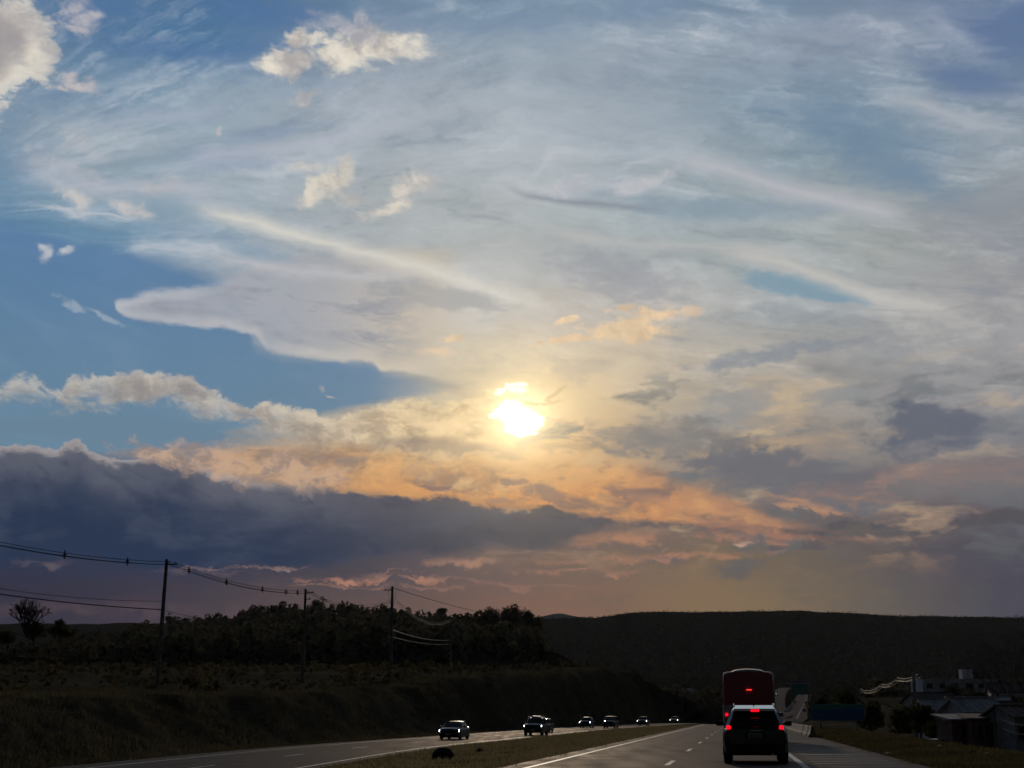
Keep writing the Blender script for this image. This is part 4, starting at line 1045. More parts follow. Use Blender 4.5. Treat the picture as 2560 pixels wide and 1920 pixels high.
def bare_tree(name, label, base, h, w, depth_n=5, cat='shrub'):
    t = thing(name, label, cat, base); mb = MB()
    def grow(p, d, L, r, k):
        e = p + d * L
        mb.tube([p, (p + e) / 2 + Vector((random.uniform(-.04, .04), random.uniform(-.04, .04), 0)) * L, e], [r, r * 0.85, r * 0.66], 4, False)
        if k == 0: return
        for _ in range(3 if k > 1 else 4):
            a = Vector((random.uniform(-1, 1), random.uniform(-1, 1), random.uniform(-0.25, 0.75)))
            grow(e if random.random() < .7 else p + d * L * 0.7, (d + a * 0.75).normalized(), L * random.uniform(0.62, 0.82), r * 0.62, k - 1)
    for k in range(6):
        a = k * 1.05 + random.random() * .5; s_ = random.uniform(0.25, 0.75)
        grow(Vector((0, 0, -0.2)), Vector((math.cos(a) * s_, math.sin(a) * s_, 1)).normalized(), h * 0.3, 0.10, depth_n - 1)
    mb.build('branches', M_BARK, t)
    return t
def at(px, dep, dz=0.0):
    x = (px - 1280) / (FPX * 1.02) * dep
    return (x, dep, gz_at(x, dep) + dz)
# skyline trees on the left hill
p = place(1106, 800, 1545); tree('umbrella_tree', 'wide umbrella-shaped tree standing above the left skyline', (p.x, p.y, gz_at(p.x, p.y)), 9.0, 4.6, leaves=900, leaf=0.5, trunk=0.3, crown_h=0.62)
for i, (px, dep, h, w, lab) in enumerate([
    (1205, 640, 13.0, 5.0, 'leftmost tree of the dense dark clump in the middle of the skyline'),
    (1232, 650, 16.0, 6.0, 'tallest tree of the dense dark clump in the middle of the skyline'),
    (1262, 655, 14.5, 5.5, 'round tree right of the tallest one in the middle skyline clump'),
    (1288, 650, 15.2, 5.2, 'fourth tree from the left in the middle skyline clump'),
    (1318, 645, 14.2, 5.4, 'fifth tree from the left in the middle skyline clump'),
    (1345, 640, 13.2, 4.4, 'rightmost tree of the middle skyline clump, beside the gap with the far hill')]):
    tree('broadleaf_tree', lab, at(px, dep), h, w, leaves=1500, leaf=0.42, trunk=0.3, crown_h=0.9, lobes=14, group='trees of the middle skyline clump')
for i, (px, dep, h, w, lab) in enumerate([
    (700, 760, 11, 5.0, 'broad tree on the hill crest left of the second pole'), (790, 765, 12.5, 6.0, 'broad tree on the hill crest just right of the second pole'), (865, 770, 10, 4.5, 'round tree on the hill crest between the second and third pole'),
    (958, 770, 11.5, 3.0, 'upright tree on the hill crest just left of the third pole'), (1012, 770, 10, 4.2, 'round tree on the hill crest just right of the third pole'), (1180, 700, 7, 2.5, 'small tree on the crest left of the dense clump')]):
    tree('crest_tree', lab, at(px, dep), h, w, leaves=700, leaf=0.5, trunk=0.28, crown_h=0.8)
tree('broadleaf_tree', 'tall dark tree in front of the far ridge above the oncoming cars', at(1575, 520), 16.0, 7.0, leaves=3200, leaf=0.42, trunk=0.3, crown_h=1.0, lobes=22)
# bare shrub and bushes at the far left
p = place(50, 128); bare_tree('bare_shrub', 'leafless shrub with fanning branches at the far left skyline', (p.x, p.y, place(50, 128, 1588).z), 4.2, 2.0)
p = place(132, 140); bare_tree('bare_shrub', 'small leafless shrub just right of the bigger leafless one', (p.x, p.y, place(132, 140, 1572).z), 1.6, 1.0, 4)
for px, dep, py, h, w, lab in ((85, 130, 1600, 2.6, 1.5, 'dark rounded bush at the foot of the leafless shrub'), (20, 132, 1606, 1.8, 2.0, 'low dark bush at the left edge of the picture'), (150, 138, 1588, 1.6, 2.2, 'low dark bush right of the leafless shrubs')):
    p = place(px, dep, py)
    tree('bush', lab, (p.x, p.y, p.z - 0.4), h, w, 'bush', leaves=900, leaf=0.12, trunk=0.06, crown_h=0.95)
# =================================================================== vehicles
def paint(name, c, metal=0.0, rough=0.35): return mat(name, c, rough, metal, noise_scale=1.5, noise_amt=0.06, coat=0.7)
M_BLACKP = paint('black_paint', (0.012, 0.012, 0.014), 0.0, 0.3)
M_SILVER = paint('silver_paint', (0.80, 0.79, 0.77), 0.85, 0.2)
M_NAVY = paint('navy_paint', (0.018, 0.024, 0.042), 0.1)
M_DKGREY = paint('dark_grey_paint', (0.030, 0.030, 0.034), 0.2)
M_BROWN = paint('brown_paint', (0.034, 0.026, 0.022), 0.1)
M_BLUEGREY = paint('blue_grey_paint', (0.040, 0.048, 0.066), 0.2)
M_WHITEP = paint('white_paint', (0.70, 0.70, 0.70), 0.0, 0.4)
M_REDP = paint('bus_red_paint', (0.42, 0.02, 0.05), 0.0, 0.4)
M_GREYP = paint('bus_grey_paint', (0.50, 0.50, 0.54), 0.0, 0.4)
M_GLASS = mat('tinted_glass', (0.006, 0.007, 0.009), 0.06, 0.0, spec=0.6)
M_TYRE = mat('tyre_rubber', (0.012, 0.012, 0.012), 0.85, noise_scale=20)
M_RIM = mat('alloy_rim', (0.30, 0.30, 0.31), 0.35, 0.9)
M_TRIM = mat('black_trim', (0.010, 0.010, 0.011), 0.6)
M_CHROME = mat('chrome', (0.6, 0.6, 0.6), 0.15, 1.0)
M_PLATE = mat('plate', (0.42, 0.42, 0.44), 0.5)
M_PLATE_INK = mat('plate_ink', (0.05, 0.05, 0.06), 0.6)
M_TAIL = mat('lit_tail_light', (0.5, 0.01, 0.02), 0.3, emit=(1.0, 0.004, 0.018), emit_strength=1.35)
M_BRAKE = mat('lit_brake_light', (0.5, 0.01, 0.02), 0.3, emit=(1.0, 0.004, 0.02), emit_strength=1.1)
M_BUSBRAKE = mat('lit_bus_brake_light', (0.5, 0.02, 0.02), 0.3, emit=(1.0, 0.06, 0.03), emit_strength=1.6)
M_TAIL_OFF = mat('red_lens', (0.16, 0.008, 0.012), 0.25)
M_HEAD = mat('lit_headlight', (0.8, 0.8, 0.8), 0.2, emit=(0.86, 0.93, 1.0), emit_strength=14.0)
M_HEAD_OFF = mat('headlight_lens', (0.30, 0.30, 0.32), 0.15)

def wheel(parent, x, y, r, w):
    o = MB()
    n = 20; prof = [(-w / 2, r * 0.62), (-w / 2, r * 0.93), (-w * 0.36, r), (w * 0.36, r), (w / 2, r * 0.93), (w / 2, r * 0.62)]
    rings = [[(px, rr * math.cos(2 * math.pi * k / n), rr * math.sin(2 * math.pi * k / n)) for k in range(n)] for px, rr in prof]
    o.loft(rings); ob = o.build('wheel', M_TYRE, parent, smooth=True); ob.location = (x, y, r)
    m = MB(); s_ = 1 if x > 0 else -1; xo_ = s_ * (w / 2 + 0.004)
    m.loft([[(xo_ - s_ * .03, r * .62 * math.cos(2 * math.pi * k / n), r * .62 * math.sin(2 * math.pi * k / n)) for k in range(n)], [(xo_, r * .56 * math.cos(2 * math.pi * k / n), r * .56 * math.sin(2 * math.pi * k / n)) for k in range(n)]])
    for k in range(5):
        a = k * 1.2566
        m.box((xo_ + s_ * .008, r * .28 * math.cos(a), r * .28 * math.sin(a)), (.02, .07, .07))
    m.build('rim', M_RIM, ob)

def vehicle(name, label, cat, loc, rz, k, body_m, roof_m=None, lights=True, group=None, tails=False, detail=2):
    """k: dict of proportions. Local axes: +y forward, +x right, origin on the ground under the middle"""
    t = thing(name, label, cat, loc, rz, group)
    L, W, H, belt, hood, clear = k['L'], k['W'] / 2, k['H'], k['belt'], k['hood'], k.get('clear', 0.2)
    yr, yf = -L / 2, L / 2
    boot = k.get('boot', belt)                        # height of the tail's deck
    yb0, yb1 = k['rear0'] * L - L / 2, k['rear1'] * L - L / 2      # foot and head of the rear screen
    yw1, yw0 = k['front1'] * L - L / 2, k['front0'] * L - L / 2    # head and foot of the windscreen
    # --- lower body: cross-sections from tail to nose
    st = [(yr, .88, clear + .18, boot - .16), (yr + .05, .95, clear + .06, boot - .05), (yr + .25, .99, clear, boot), (yb0, 1.0, clear, boot + (belt - boot) * 0.5 if boot < belt else belt),
          (yb0 + .25, 1.0, clear, belt), (0, 1.0, clear, belt), (yw0 - .25, 1.0, clear, belt), (yw0, 1.0, clear, belt - .01), (yw0 + (yf - yw0) * .55, .99, clear, (belt + hood) / 2 + .02), (yf - .28, .955, clear, hood), (yf - .07, .88, clear + .05, hood - .1), (yf, .76, clear + .14, hood - .24)]
    rings = []
    for y, w, zb, zt in st:
        w *= W; h = zt - zb
        half = [(0, zb), (.80 * w, zb), (.955 * w, zb + .09 * h), (.99 * w, zb + .3 * h), (w, zb + .55 * h), (.985 * w, zb + .78 * h), (.95 * w, zb + .93 * h), (.86 * w, zt), (.45 * w, zt + .022), (0, zt + .03)]
        rings.append([(x, y, z) for x, z in half] + [(-x, y, z) for x, z in reversed(half[1:-1])])
    MB().loft(rings).build('body', body_m, t, smooth=True)
    # --- cabin: roof and pillars
    rw = k.get('rw', .80) * W; bw = .93 * W
    def ring(z, y0, y1, w, e=.10):
        return [(-w, y0 + e, z), (-w + e, y0, z), (w - e, y0, z), (w, y0 + e, z), (w, y1 - e, z), (w - e, y1, z), (-w + e, y1, z), (-w, y1 - e, z)]
    lv = []
    for f, cr, up in ((0, 0, 0), (.35, 0, 0), (.7, 0, 0), (.90, 0, 0), (.97, .02, 0), (1.0, .07, 0), (1.0, .16, .03), (1.0, .28, .05)):
        z = belt - .03 + (H - .05 - belt + .03) * f + up
        yb = yb0 + (yb1 - yb0) * f + cr * 2.2; yw = yw0 + (yw1 - yw0) * f - cr * 2.2
        lv.append(ring(z, yb, yw, (bw + (rw - bw) * f ** 1.15) - cr * 2.0))
    mb = MB().loft(lv)
    cab = mb.build('cabin', roof_m or body_m, t, smooth=True)
    # --- glass, set just proud of the pillars
    def lerp3(a, b, f): return tuple(a[i] + (b[i] - a[i]) * f for i in range(3))
    def pane(nm, q, out, mm=M_GLASS, par=t):
        o_ = [tuple(p[i] + out[i] for i in range(3)) for p in q]; i_ = [tuple(p[i] - out[i] * 2 for i in range(3)) for p in q]
        return MB().mesh(o_ + i_, [(0, 1, 2, 3), (7, 6, 5, 4), (0, 4, 5, 1), (1, 5, 6, 2), (2, 6, 7, 3), (3, 7, 4, 0)]).build(nm, mm, par, bevel=0.0)
    def P(f, s_, front):                              # point on the front/rear screen plane
        z = belt - .03 + (H - belt + .03) * f; w = (bw + (rw - bw) * f ** 1.15)
        y = (yw0 + (yw1 - yw0) * f) if front else (yb0 + (yb1 - yb0) * f)
        return (s_ * w, y, z)
    pane('windscreen', [P(.10, -.90, True), P(.10, .90, True), P(.90, .87, True), P(.90, -.87, True)], (0, .025, .008))
    r0, r1 = k.get('rwin', (.10, .88))
    pane('rear_window', [P(r0, .88, False), P(r0, -.88, False), P(r1, -.85, False), P(r1, .85, False)], (0, -.025, .004))
    for s_ in (-1, 1):
        def S(f, y): 
            z = belt - .03 + (H - belt + .03) * f
            return (s_ * (bw + (rw - bw) * f ** 1.15), y, z)
        ym = (yb1 + yw1) / 2 - .05
        fa, fb = .14, .86
        yA = lambda f: yw0 + (yw1 - yw0) * f - .16; yB = lambda f: yb0 + (yb1 - yb0) * f + .20
        pane('side_window', [S(fa, ym + .05), S(fa, yA(fa)), S(fb, yA(fb)), S(fb, ym + .05)], (s_ * .012, 0, .004))
        pane('side_window', [S(fa, yB(fa)), S(fa, ym - .05), S(fb, ym - .05), S(fb, yB(fb))], (s_ * .012, 0, .004))
    # --- wheels and arches
    r = k.get('r', .33); wy_ = (yr + k.get('ro', .78), yf - k.get('fo', .86))
    for y in wy_:
        for s_ in (-1, 1):
            wheel(t, s_ * (W - .13), y, r, k.get('tw', .22))
            if detail > 1:
                a = MB(); n = 12
                pr = [[(s_ * (W - .02 + dx), y + (r + q) * math.cos(math.pi * i / n), r + (r + q) * math.sin(math.pi * i / n)) for i in range(n + 1)] for dx, q in ((0.02, .03), (0.02, .10))]
                for i in range(n): a.poly([pr[0][i], pr[0][i + 1], pr[1][i + 1], pr[1][i]])
                a.build('wheel_arch', M_TRIM, t)
    # --- mirrors
    for s_ in (-1, 1):
        mz = belt + .08; my = yw0 - .32
        a = MB(); a.loft([[(s_ * (W - .02 + dx), my + dy * ss, mz + dz * ss) for dy, dz in ((-.08, -.07), (-.08, .08), (.06, .08), (.06, -.07))] for dx, ss in ((0.0, .35), (.06, .9), (.20, 1.0), (.25, .7))])
        a.build('mirror', M_TRIM, t, smooth=True)
    # --- lamps
    hy = yf - .13; hz = hood - .19; hw = k.get('hw', .40)
    for s_ in (-1, 1):
        xs = s_ * (W * .93 - hw / 2)
        a = MB(); a.mesh([(xs - s_ * hw / 2, hy + .115, hz - .08), (xs + s_ * hw / 2, hy - .03, hz - .05), (xs + s_ * hw / 2, hy - .10, hz + .11), (xs - s_ * hw / 2, hy + .07, hz + .06),
                          (xs - s_ * hw / 2, hy - .2, hz - .055), (xs + s_ * hw / 2, hy - .25, hz - .03), (xs + s_ * hw / 2, hy - .25, hz + .09), (xs - s_ * hw / 2, hy - .2, hz + .045)],
                         [(0, 1, 2, 3), (7, 6, 5, 4), (0, 4, 5, 1), (1, 5, 6, 2), (2, 6, 7, 3), (3, 7, 4, 0)])
        a.build('headlight', M_HEAD if lights else M_HEAD_OFF, t)
    for s_ in (-1, 1):
        tl = k.get('tl', (.20, .20)); tz = k.get('tz', boot - .16)
        a = MB(); xs = s_ * (W * k.get('tx', .93) - tl[0] / 2)
        a.box((xs, yr + k.get('ty', .03), tz), (tl[0], .12, tl[1]))
        a.build('tail_light', M_TAIL if tails else M_TAIL_OFF, t, bevel=.03)
    # --- grille, bumpers, plates
    MB().box((0, yf - .03, hood - .26), (W * 1.1, .09, .12)).build('grille', M_TRIM, t, bevel=.02)
    MB().box((0, yf - .02, clear + .16), (W * 1.45, .14, .13)).build('front_bumper_insert', M_TRIM, t, bevel=.03)
    MB().box((0, yf + .045, clear + .25), (.40, .015, .11)).build('number_plate', M_PLATE, t)
    return t

SUV = dict(L=4.45, W=1.86, H=1.64, belt=1.04, hood=1.02, clear=.24, boot=1.04, rear0=.055, rear1=.10, front1=.60, front0=.76, rw=.76, r=.36, tw=.25, rwin=(.02, .80))
SEDAN = dict(L=4.5, W=1.78, H=1.47, belt=.93, hood=.86, clear=.17, boot=.98, rear0=.12, rear1=.27, front1=.56, front0=.74, rw=.74, r=.31, tw=.2, hw=.34)
HATCH = dict(L=3.9, W=1.70, H=1.52, belt=.95, hood=.92, clear=.17, boot=.95, rear0=.05, rear1=.14, front1=.58, front0=.76, rw=.76, r=.30, tw=.19)
MPV = dict(L=4.2, W=1.74, H=1.66, belt=1.0, hood=.98, clear=.18, boot=1.0, rear0=.04, rear1=.09, front1=.58, front0=.78, rw=.84, r=.31, tw=.2)
PICK = dict(L=4.6, W=1.84, H=1.70, belt=1.08, hood=1.06, clear=.26, boot=1.06, rear0=.08, rear1=.13, front1=.58, front0=.74, rw=.78, r=.37, tw=.25)
HEAD = math.atan(RSL)             # our heading, clockwise from +y

# ---- the SUV ahead (brake lights on)
def suv_ahead():
    q = place(1886, 40.6); y = q.y + 2.22 * math.cos(HEAD); x = q.x + 2.22 * math.sin(HEAD)
    k = dict(SUV, rw=.66, tz=1.03, tl=(.13, .11), tx=.88, ty=.03)
    t = vehicle('sport_utility_car', 'dark sport utility car with pale roof and lit red brake lights ahead in our lane', 'car', (x, y, 0.0), -HEAD, k, M_BLACKP, M_SILVER, lights=True, tails=True)
    L, W, H = k['L'], k['W'] / 2, k['H']; yr = -L / 2
    # roof spoiler over the rear window, with the high brake light
    sp = MB(); rw = k['rw'] * W
    sp.loft([[(-rw * .97, yr + .40, H - .055), (rw * .97, yr + .40, H - .055), (rw * .97, yr + .62, H + .02), (-rw * .97, yr + .62, H + .02)],
             [(-rw * .96, yr + .06, H - .16), (rw * .96, yr + .06, H - .16), (rw * .95, yr + .06, H - .085), (-rw * .95, yr + .06, H - .085)]])
    o = sp.build('roof_spoiler', M_SILVER, t, bevel=.012)
    MB().box((0.02, yr + .045, H - .135), (.24, .03, .075)).build('high_brake_light', M_BRAKE, o)
    MB().loft([[(-.02, yr + .75, H), (.02, yr + .75, H), (.02, yr + .6, H), (-.02, yr + .6, H)], [(-.006, yr + .66, H + .09), (.006, yr + .66, H + .09), (.006, yr + .62, H + .09), (-.006, yr + .62, H + .09)]]).build('antenna_fin', M_TRIM, t)
    for s_ in (-1, 1):                                # roof rails
        pts = [(s_ * rw * .93, yr + .42, H - .02), (s_ * rw * .95, yr + .55, H + .05), (s_ * rw * .96, .0, H + .065), (s_ * rw * .95, .55, H + .05), (s_ * rw * .93, .72, H - .02)]
        MB().tube(pts, .022, 8).build('roof_rail', M_CHROME, t, smooth=True)
    # tailgate: panel, handle strip, plate in its recess, wiper, bumper, exhaust
    tg = MB().loft([[(-W * .80, yr - .012, .52), (W * .80, yr - .012, .52), (W * .84, yr - .012, .80), (W * .80, yr + .0, .97), (-W * .80, yr + .0, .97), (-W * .84, yr - .012, .80)],
                    [(-W * .80, yr + .10, .52), (W * .80, yr + .10, .52), (W * .84, yr + .10, .80), (W * .80, yr + .10, .97), (-W * .80, yr + .10, .97), (-W * .84, yr + .10, .80)]]).build('tailgate', M_BLACKP, t, bevel=.015)
    MB().box((0.03, yr - .02, .945), (.36, .03, .035)).build('handle_strip', M_CHROME, tg, bevel=.008)
    MB().box((0, yr - .02, .80), (.56, .02, .18)).build('plate_recess', M_TRIM, tg)
    pl = MB().box((0, yr - .034, .80), (.42, .012, .13)).build('number_plate', M_PLATE, tg)
    for i in range(7):
        MB().box((-.15 + i * .05, yr - .0425, .795), (.030, .004, .065)).build('plate_character', M_PLATE_INK, tg)
    MB().tube([(0, yr + .04, 1.02), (-.10, yr + .05, 1.10), (-.34, yr + .055, 1.10)], .012, 5).build('wiper', M_TRIM, t)
    bp = MB(); 
    bp.loft([[(-W * .97, yr + .22, .30), (-W * .97, yr + .22, .56), (-W * .9, yr - .03, .56), (-W * .9, yr - .03, .33), (-W * .6, yr - .06, .30), (W * .6, yr - .06, .30)][:4]] + [[(xx, yr + .22 - 0, .30), (xx, yr + .22, .56), (xx, yr - .06, .56), (xx, yr - .06, .33)] for xx in (-W * .6, W * .6)] + [[(W * .97, yr + .22, .30), (W * .97, yr + .22, .56), (W * .9, yr - .03, .56), (W * .9, yr - .03, .33)]])
    b_ = bp.build('rear_bumper', M_TRIM, t, smooth=True)
    for s_ in (-1, 1): MB().box((s_ * W * .74, yr - .052, .43), (.18, .02, .04)).build('reflector', M_TAIL_OFF, b_)
    MB().tube([(.48, yr + .2, .27), (.48, yr - .05, .27)], .035, 10).build('exhaust', M_CHROME, t, smooth=True)
    # cushions behind the glass are not seen; sill under the body
    MB().box((0, 0, .25), (W * 1.7, L * .55, .06)).build('underbody', M_TRIM, t)
suv_ahead()

# ---- the red coach in front of it
def coach():
    q = place(1874, 68.5); y = q.y - 6.3 + 6.3 * math.cos(HEAD); x = q.x + 6.3 * math.sin(HEAD)
    t = thing('coach', 'tall dark red coach seen from behind, ahead of the sport utility car', 'bus', (x, y + 6.3, 0.0), -HEAD)
    L, W, H = 12.6, 1.28, 3.52; yr = -L / 2
    def sec(z0, z1, w0, w1, e): return None
    def ring(y, s_, dz):                              # rounded box cross-section
        w = W * s_
        h = [(0, .38), (w * .93, .38), (w, .50), (w * 1.0, 1.2), (w * 1.0, 2.2), (w * .985, 3.0), (w * .97, 3.30), (w * .92, 3.43 - dz * .6), (w * .80, 3.49 - dz * .6), (0, 3.52 - dz * .6)]
        return [(px, y, z) for px, z in h] + [(-px, y, z) for px, z in reversed(h[1:-1])]
    MB().loft([ring(yr, .955, .12), ring(yr + .10, .99, .03), ring(yr + .4, 1, 0), ring(0, 1, 0), ring(L / 2 - .6, 1, 0), ring(L / 2 - .15, .98, .06), ring(L / 2, .9, .3)]).build('body', M_REDP, t, smooth=True)
    # lower grey skirt and tail
    low = MB().loft([[(-W * .97, yr - .03, .42), (W * .97, yr - .03, .42), (W * .985, yr - .03, 1.88), (-W * .985, yr - .03, 1.88)], [(-W * 1.012, yr + .45, .42), (W * 1.012, yr + .45, .42), (W * 1.012, yr + .45, 1.88), (-W * 1.012, yr + .45, 1.88)]]).build('lower_tail_panel', M_GREYP, t, bevel=.03)
    MB().box((0, yr - .045, 1.15), (W * 1.36, .04, 1.15)).build('engine_cover', M_REDP, low, bevel=.02)
    for i in range(6): MB().box((0, yr - .07, .78 + i * .07), (1.2, .02, .035)).build('vent_slat', M_TRIM, low)
    # upper rear: panel edge, high brake light, roof unit with pale cap, corner lamps
    MB().loft([[(-W * .86, yr - .012, 1.98), (W * .86, yr - .012, 1.98), (W * .84, yr - .012, 3.14), (-W * .84, yr - .012, 3.14)], [(-W * .86, yr + .05, 1.98), (W * .86, yr + .05, 1.98), (W * .84, yr + .05, 3.14), (-W * .84, yr + .05, 3.14)]]).build('rear_panel', M_REDP, t, bevel=.02)
    MB().box((0.02, yr - .03, 2.60), (.26, .03, .035)).build('high_brake_light', M_BUSBRAKE, t)
    n = 10; cap = []
    for y_, hh in ((yr + .05, .0), (yr + .5, .06), (yr + 2.6, .06), (yr + 3.0, .0)):
        cap.append([(-.82 + 1.64 * i / n, y_, 3.44 + hh + .14 * math.sin(math.pi * i / n) ** .5) for i in range(n + 1)] + [(.82, y_, 3.36), (-.82, y_, 3.36)])
    MB().loft(cap).build('roof_unit', M_GREYP, t, smooth=True)
    for s_ in (-1, 1):
        MB().box((s_ * W * .86, yr + .02, 3.37), (.16, .12, .07)).build('marker_lamp', M_WHITEP, t, bevel=.02)
        MB().tube([(s_ * W * .955, yr + .01, 1.95), (s_ * W * .945, yr + .01, 2.9), (s_ * W * .92, yr + .02, 3.2), (s_ * W * .85, yr + .03, 3.36)], .022, 6).build('corner_strip', M_GREYP, t, smooth=True)
        for z, mm in ((1.42, M_TAIL), (1.18, M_TAIL_OFF), (.95, M_TAIL_OFF)):
            MB().tube([(s_ * W * .86, yr - .02, z), (s_ * W * .86, yr - .06, z)], .075, 14).build('tail_light', mm, t, smooth=True)
        for i in range(6):                            # side windows
            MB().box((s_ * (W + .002), yr + 1.6 + i * 1.75, 2.45), (.02, 1.6, .9)).build('side_window', M_GLASS, t)
        for yy in (yr + 3.0, yr + 4.3, L / 2 - 2.6): wheel(t, s_ * (W - .18), yy, .52, .3)
        MB().tube([(s_ * W * .9, L / 2 - .1, 3.1), (s_ * (W + .25), L / 2 + .25, 3.0), (s_ * (W + .3), L / 2 + .25, 2.5)], .04, 6).build('mirror_arm', M_TRIM, t)
    MB().box((0, yr - .09, .68), (.42, .012, .13)).build('number_plate', M_PLATE, t)
    MB().box((0, yr + .06, .48), (W * 1.9, .3, .2)).build('rear_bumper', M_TRIM, t, bevel=.03)
coach()

# ---- oncoming cars
def opp_heading(y):
    i = np.searchsorted(OPP[:, 1], y); d = OPP[min(i + 1, len(OPP) - 1)] - OPP[max(i - 1, 0)]
    return math.atan2(d[0], d[1])
def oncoming(name, label, px, depth, k, m, roof=None, lights=True, detail=2, cat='car'):
    x = place(px, depth).x
    z = float(np.interp(depth, OPP[:, 1], OPP[:, 2]))
    h_ = opp_heading(depth)
    return vehicle(name, label, cat, (x + math.sin(h_) * k['L'] / 2, depth + math.cos(h_) * k['L'] / 2, z), math.pi - h_, k, m, roof, lights, 'oncoming cars on the far carriageway', detail=detail)
oncoming('saloon_car', 'dark saloon with white headlights, nearest and leftmost of the oncoming cars', 1122, 113, SEDAN, M_NAVY)
sv = oncoming('sport_utility_car', 'dark sport utility car with gleaming roof, second oncoming car from the left', 1331, 134, PICK, M_DKGREY)
for s_ in (-1, 1): MB().tube([(s_ * .66, -1.2, 1.70), (s_ * .67, -1.0, 1.77), (s_ * .67, .3, 1.77), (s_ * .66, .45, 1.70)], .03, 8).build('roof_rail', M_CHROME, sv, smooth=True)
MB().loft([[(-.5, -.9, 1.70), (.55, -.9, 1.70), (.55, .1, 1.70), (-.5, .1, 1.70)], [(-.42, -.8, 1.82), (.45, -.75, 1.86), (.42, 0, 1.84), (-.4, 0, 1.80)]]).build('roof_load', M_WHITEP, sv, bevel=.05)
oncoming('hatchback_car', 'dark hatchback half hidden behind the second oncoming car', 1354, 158, HATCH, M_DKGREY, lights=False)
oncoming('hatchback_car', 'blue grey hatchback with headlights on, third along the far carriageway', 1461, 203, HATCH, M_BLUEGREY)
oncoming('people_carrier', 'brown upright people carrier without headlights on the far carriageway', 1521, 196, MPV, M_BROWN, lights=False)
oncoming('hatchback_car', 'small dark hatchback with two bright headlights, second farthest oncoming car', 1604, 240, HATCH, M_NAVY)
oncoming('saloon_car', 'tiny dark saloon with bright headlights, farthest oncoming car near the bend', 1684, 306, SEDAN, M_DKGREY)

# ---- tiny traffic climbing the far slope
def far_car(px, depth, off, label, k, m, line, away=True):
    x = float(np.interp(depth, line[:, 1], line[:, 0])) + off; z = float(np.interp(depth, line[:, 1], line[:, 2]))
    i = np.searchsorted(line[:, 1], depth); d = line[min(i + 1, len(line) - 1)] - line[max(i - 1, 0)]
    h = math.atan2(d[0], d[1])
    vehicle('far_car', label, 'car', (x, depth, z), -h if away else math.pi - h, k, m, None, not away, 'tiny cars on the far slope', detail=1)
far_car(0, 480, -1.8, 'lowest tiny dark car climbing the far slope', MPV, M_BLACKP, OURS)
far_car(0, 585, -1.8, 'second lowest tiny dark car climbing the far slope', HATCH, M_BLACKP, OURS)
far_car(0, 900, -2.0, 'tiny dark car near the top left of the far slope', PICK, M_BLACKP, OURS)
far_car(0, 870, 5.2, 'tiny dark car at the right edge of the far slope near its top', MPV, M_BLACKP, OURS)
far_car(0, 640, 6.0, 'tiny car on the shoulder at the right edge of the far slope', MPV, M_BLUEGREY, OURS)
far_car(0, 900, 0.0, 'tiny dark car coming down the other carriageway of the far slope', HATCH, M_BLACKP, OPP, False)
# =================================================================== poles, wires, signs, barrier
M_CONC = mat('concrete', (0.20, 0.19, 0.18), 0.85, noise_scale=3.0, noise_amt=0.3, bump=0.2)
M_POLE = mat('pole_concrete', (0.22, 0.20, 0.19), 0.85, noise_scale=2.0, noise_amt=0.35)
M_IRON = mat('galvanised_iron', (0.22, 0.22, 0.23), 0.45, 0.7, noise_scale=6.0)
M_CABLE = mat('cable_sheath', (0.02, 0.02, 0.022), 0.85)
M_ALU = mat('bare_aluminium_wire', (0.07, 0.07, 0.073), 0.6, 0.3)
M_PORC = mat('porcelain', (0.12, 0.08, 0.06), 0.3)
M_BARRIER = mat('barrier_concrete', (0.30, 0.25, 0.21), 0.9, noise_scale=2.5, noise_amt=0.35, bump=0.3)
M_SIGNG = mat('green_sign_sheet', (0.05, 0.34, 0.29), 0.45, noise_scale=1.0, noise_amt=0.15)
M_SIGNB = mat('blue_sign_sheet', (0.04, 0.17, 0.44), 0.45, noise_scale=1.0, noise_amt=0.15)
M_SIGNW = mat('sign_lettering', (0.30, 0.36, 0.42), 0.5)

def pole(name, label, px, depth, top_py, arms=1, side=1, r=0.15, transformer=False, group=None, lean=0.0):
    top = place(px, depth, top_py); zb = gz_at(top.x, top.y) - 0.4; h = top.z - zb
    t = thing(name, label, 'utility pole', (top.x, top.y, zb), 0.0, group)
    MB().tube([(0, 0, 0), (lean * .5, 0, h * .5), (lean, 0, h)], [r * 1.35, r * 1.12, r * .85], 10).build('shaft', M_POLE, t, smooth=True)
    for i in range(arms):
        z = h - 0.45 - i * 0.75
        a = MB().box((lean + side * .45 * (1 if i == 0 else .6), 0, z), (1.1 if i == 0 else .8, .10, .09)).build('bracket', M_IRON, t)
        for dx in ((.25, .85) if i == 0 else (.5,)):
            MB().loft([[(lean + side * dx + q * math.cos(k * 1.0472), q * math.sin(k * 1.0472), z + dz) for k in range(6)] for q, dz in ((.02, .04), (.07, .08), (.03, .12), (.07, .16), (.03, .20), (.05, .24))]).build('insulator', M_PORC, t)
    if transformer:
        MB().tube([(lean - side * .45, 0, h - 2.4), (lean - side * .45, 0, h - 1.5)], .28, 12).build('transformer', M_IRON, t, smooth=True)
    return Vector((top.x + lean + side * .5, top.y, top.z - .42)), Vector((top.x + lean, top.y, top.z)), zb
def sagged(a, b, sag, n=18, off=Vector((0, 0, 0))):
    return [a.lerp(b, i / n) + Vector((0, 0, -4 * sag * (i / n) * (1 - i / n))) + off for i in range(n + 1)]
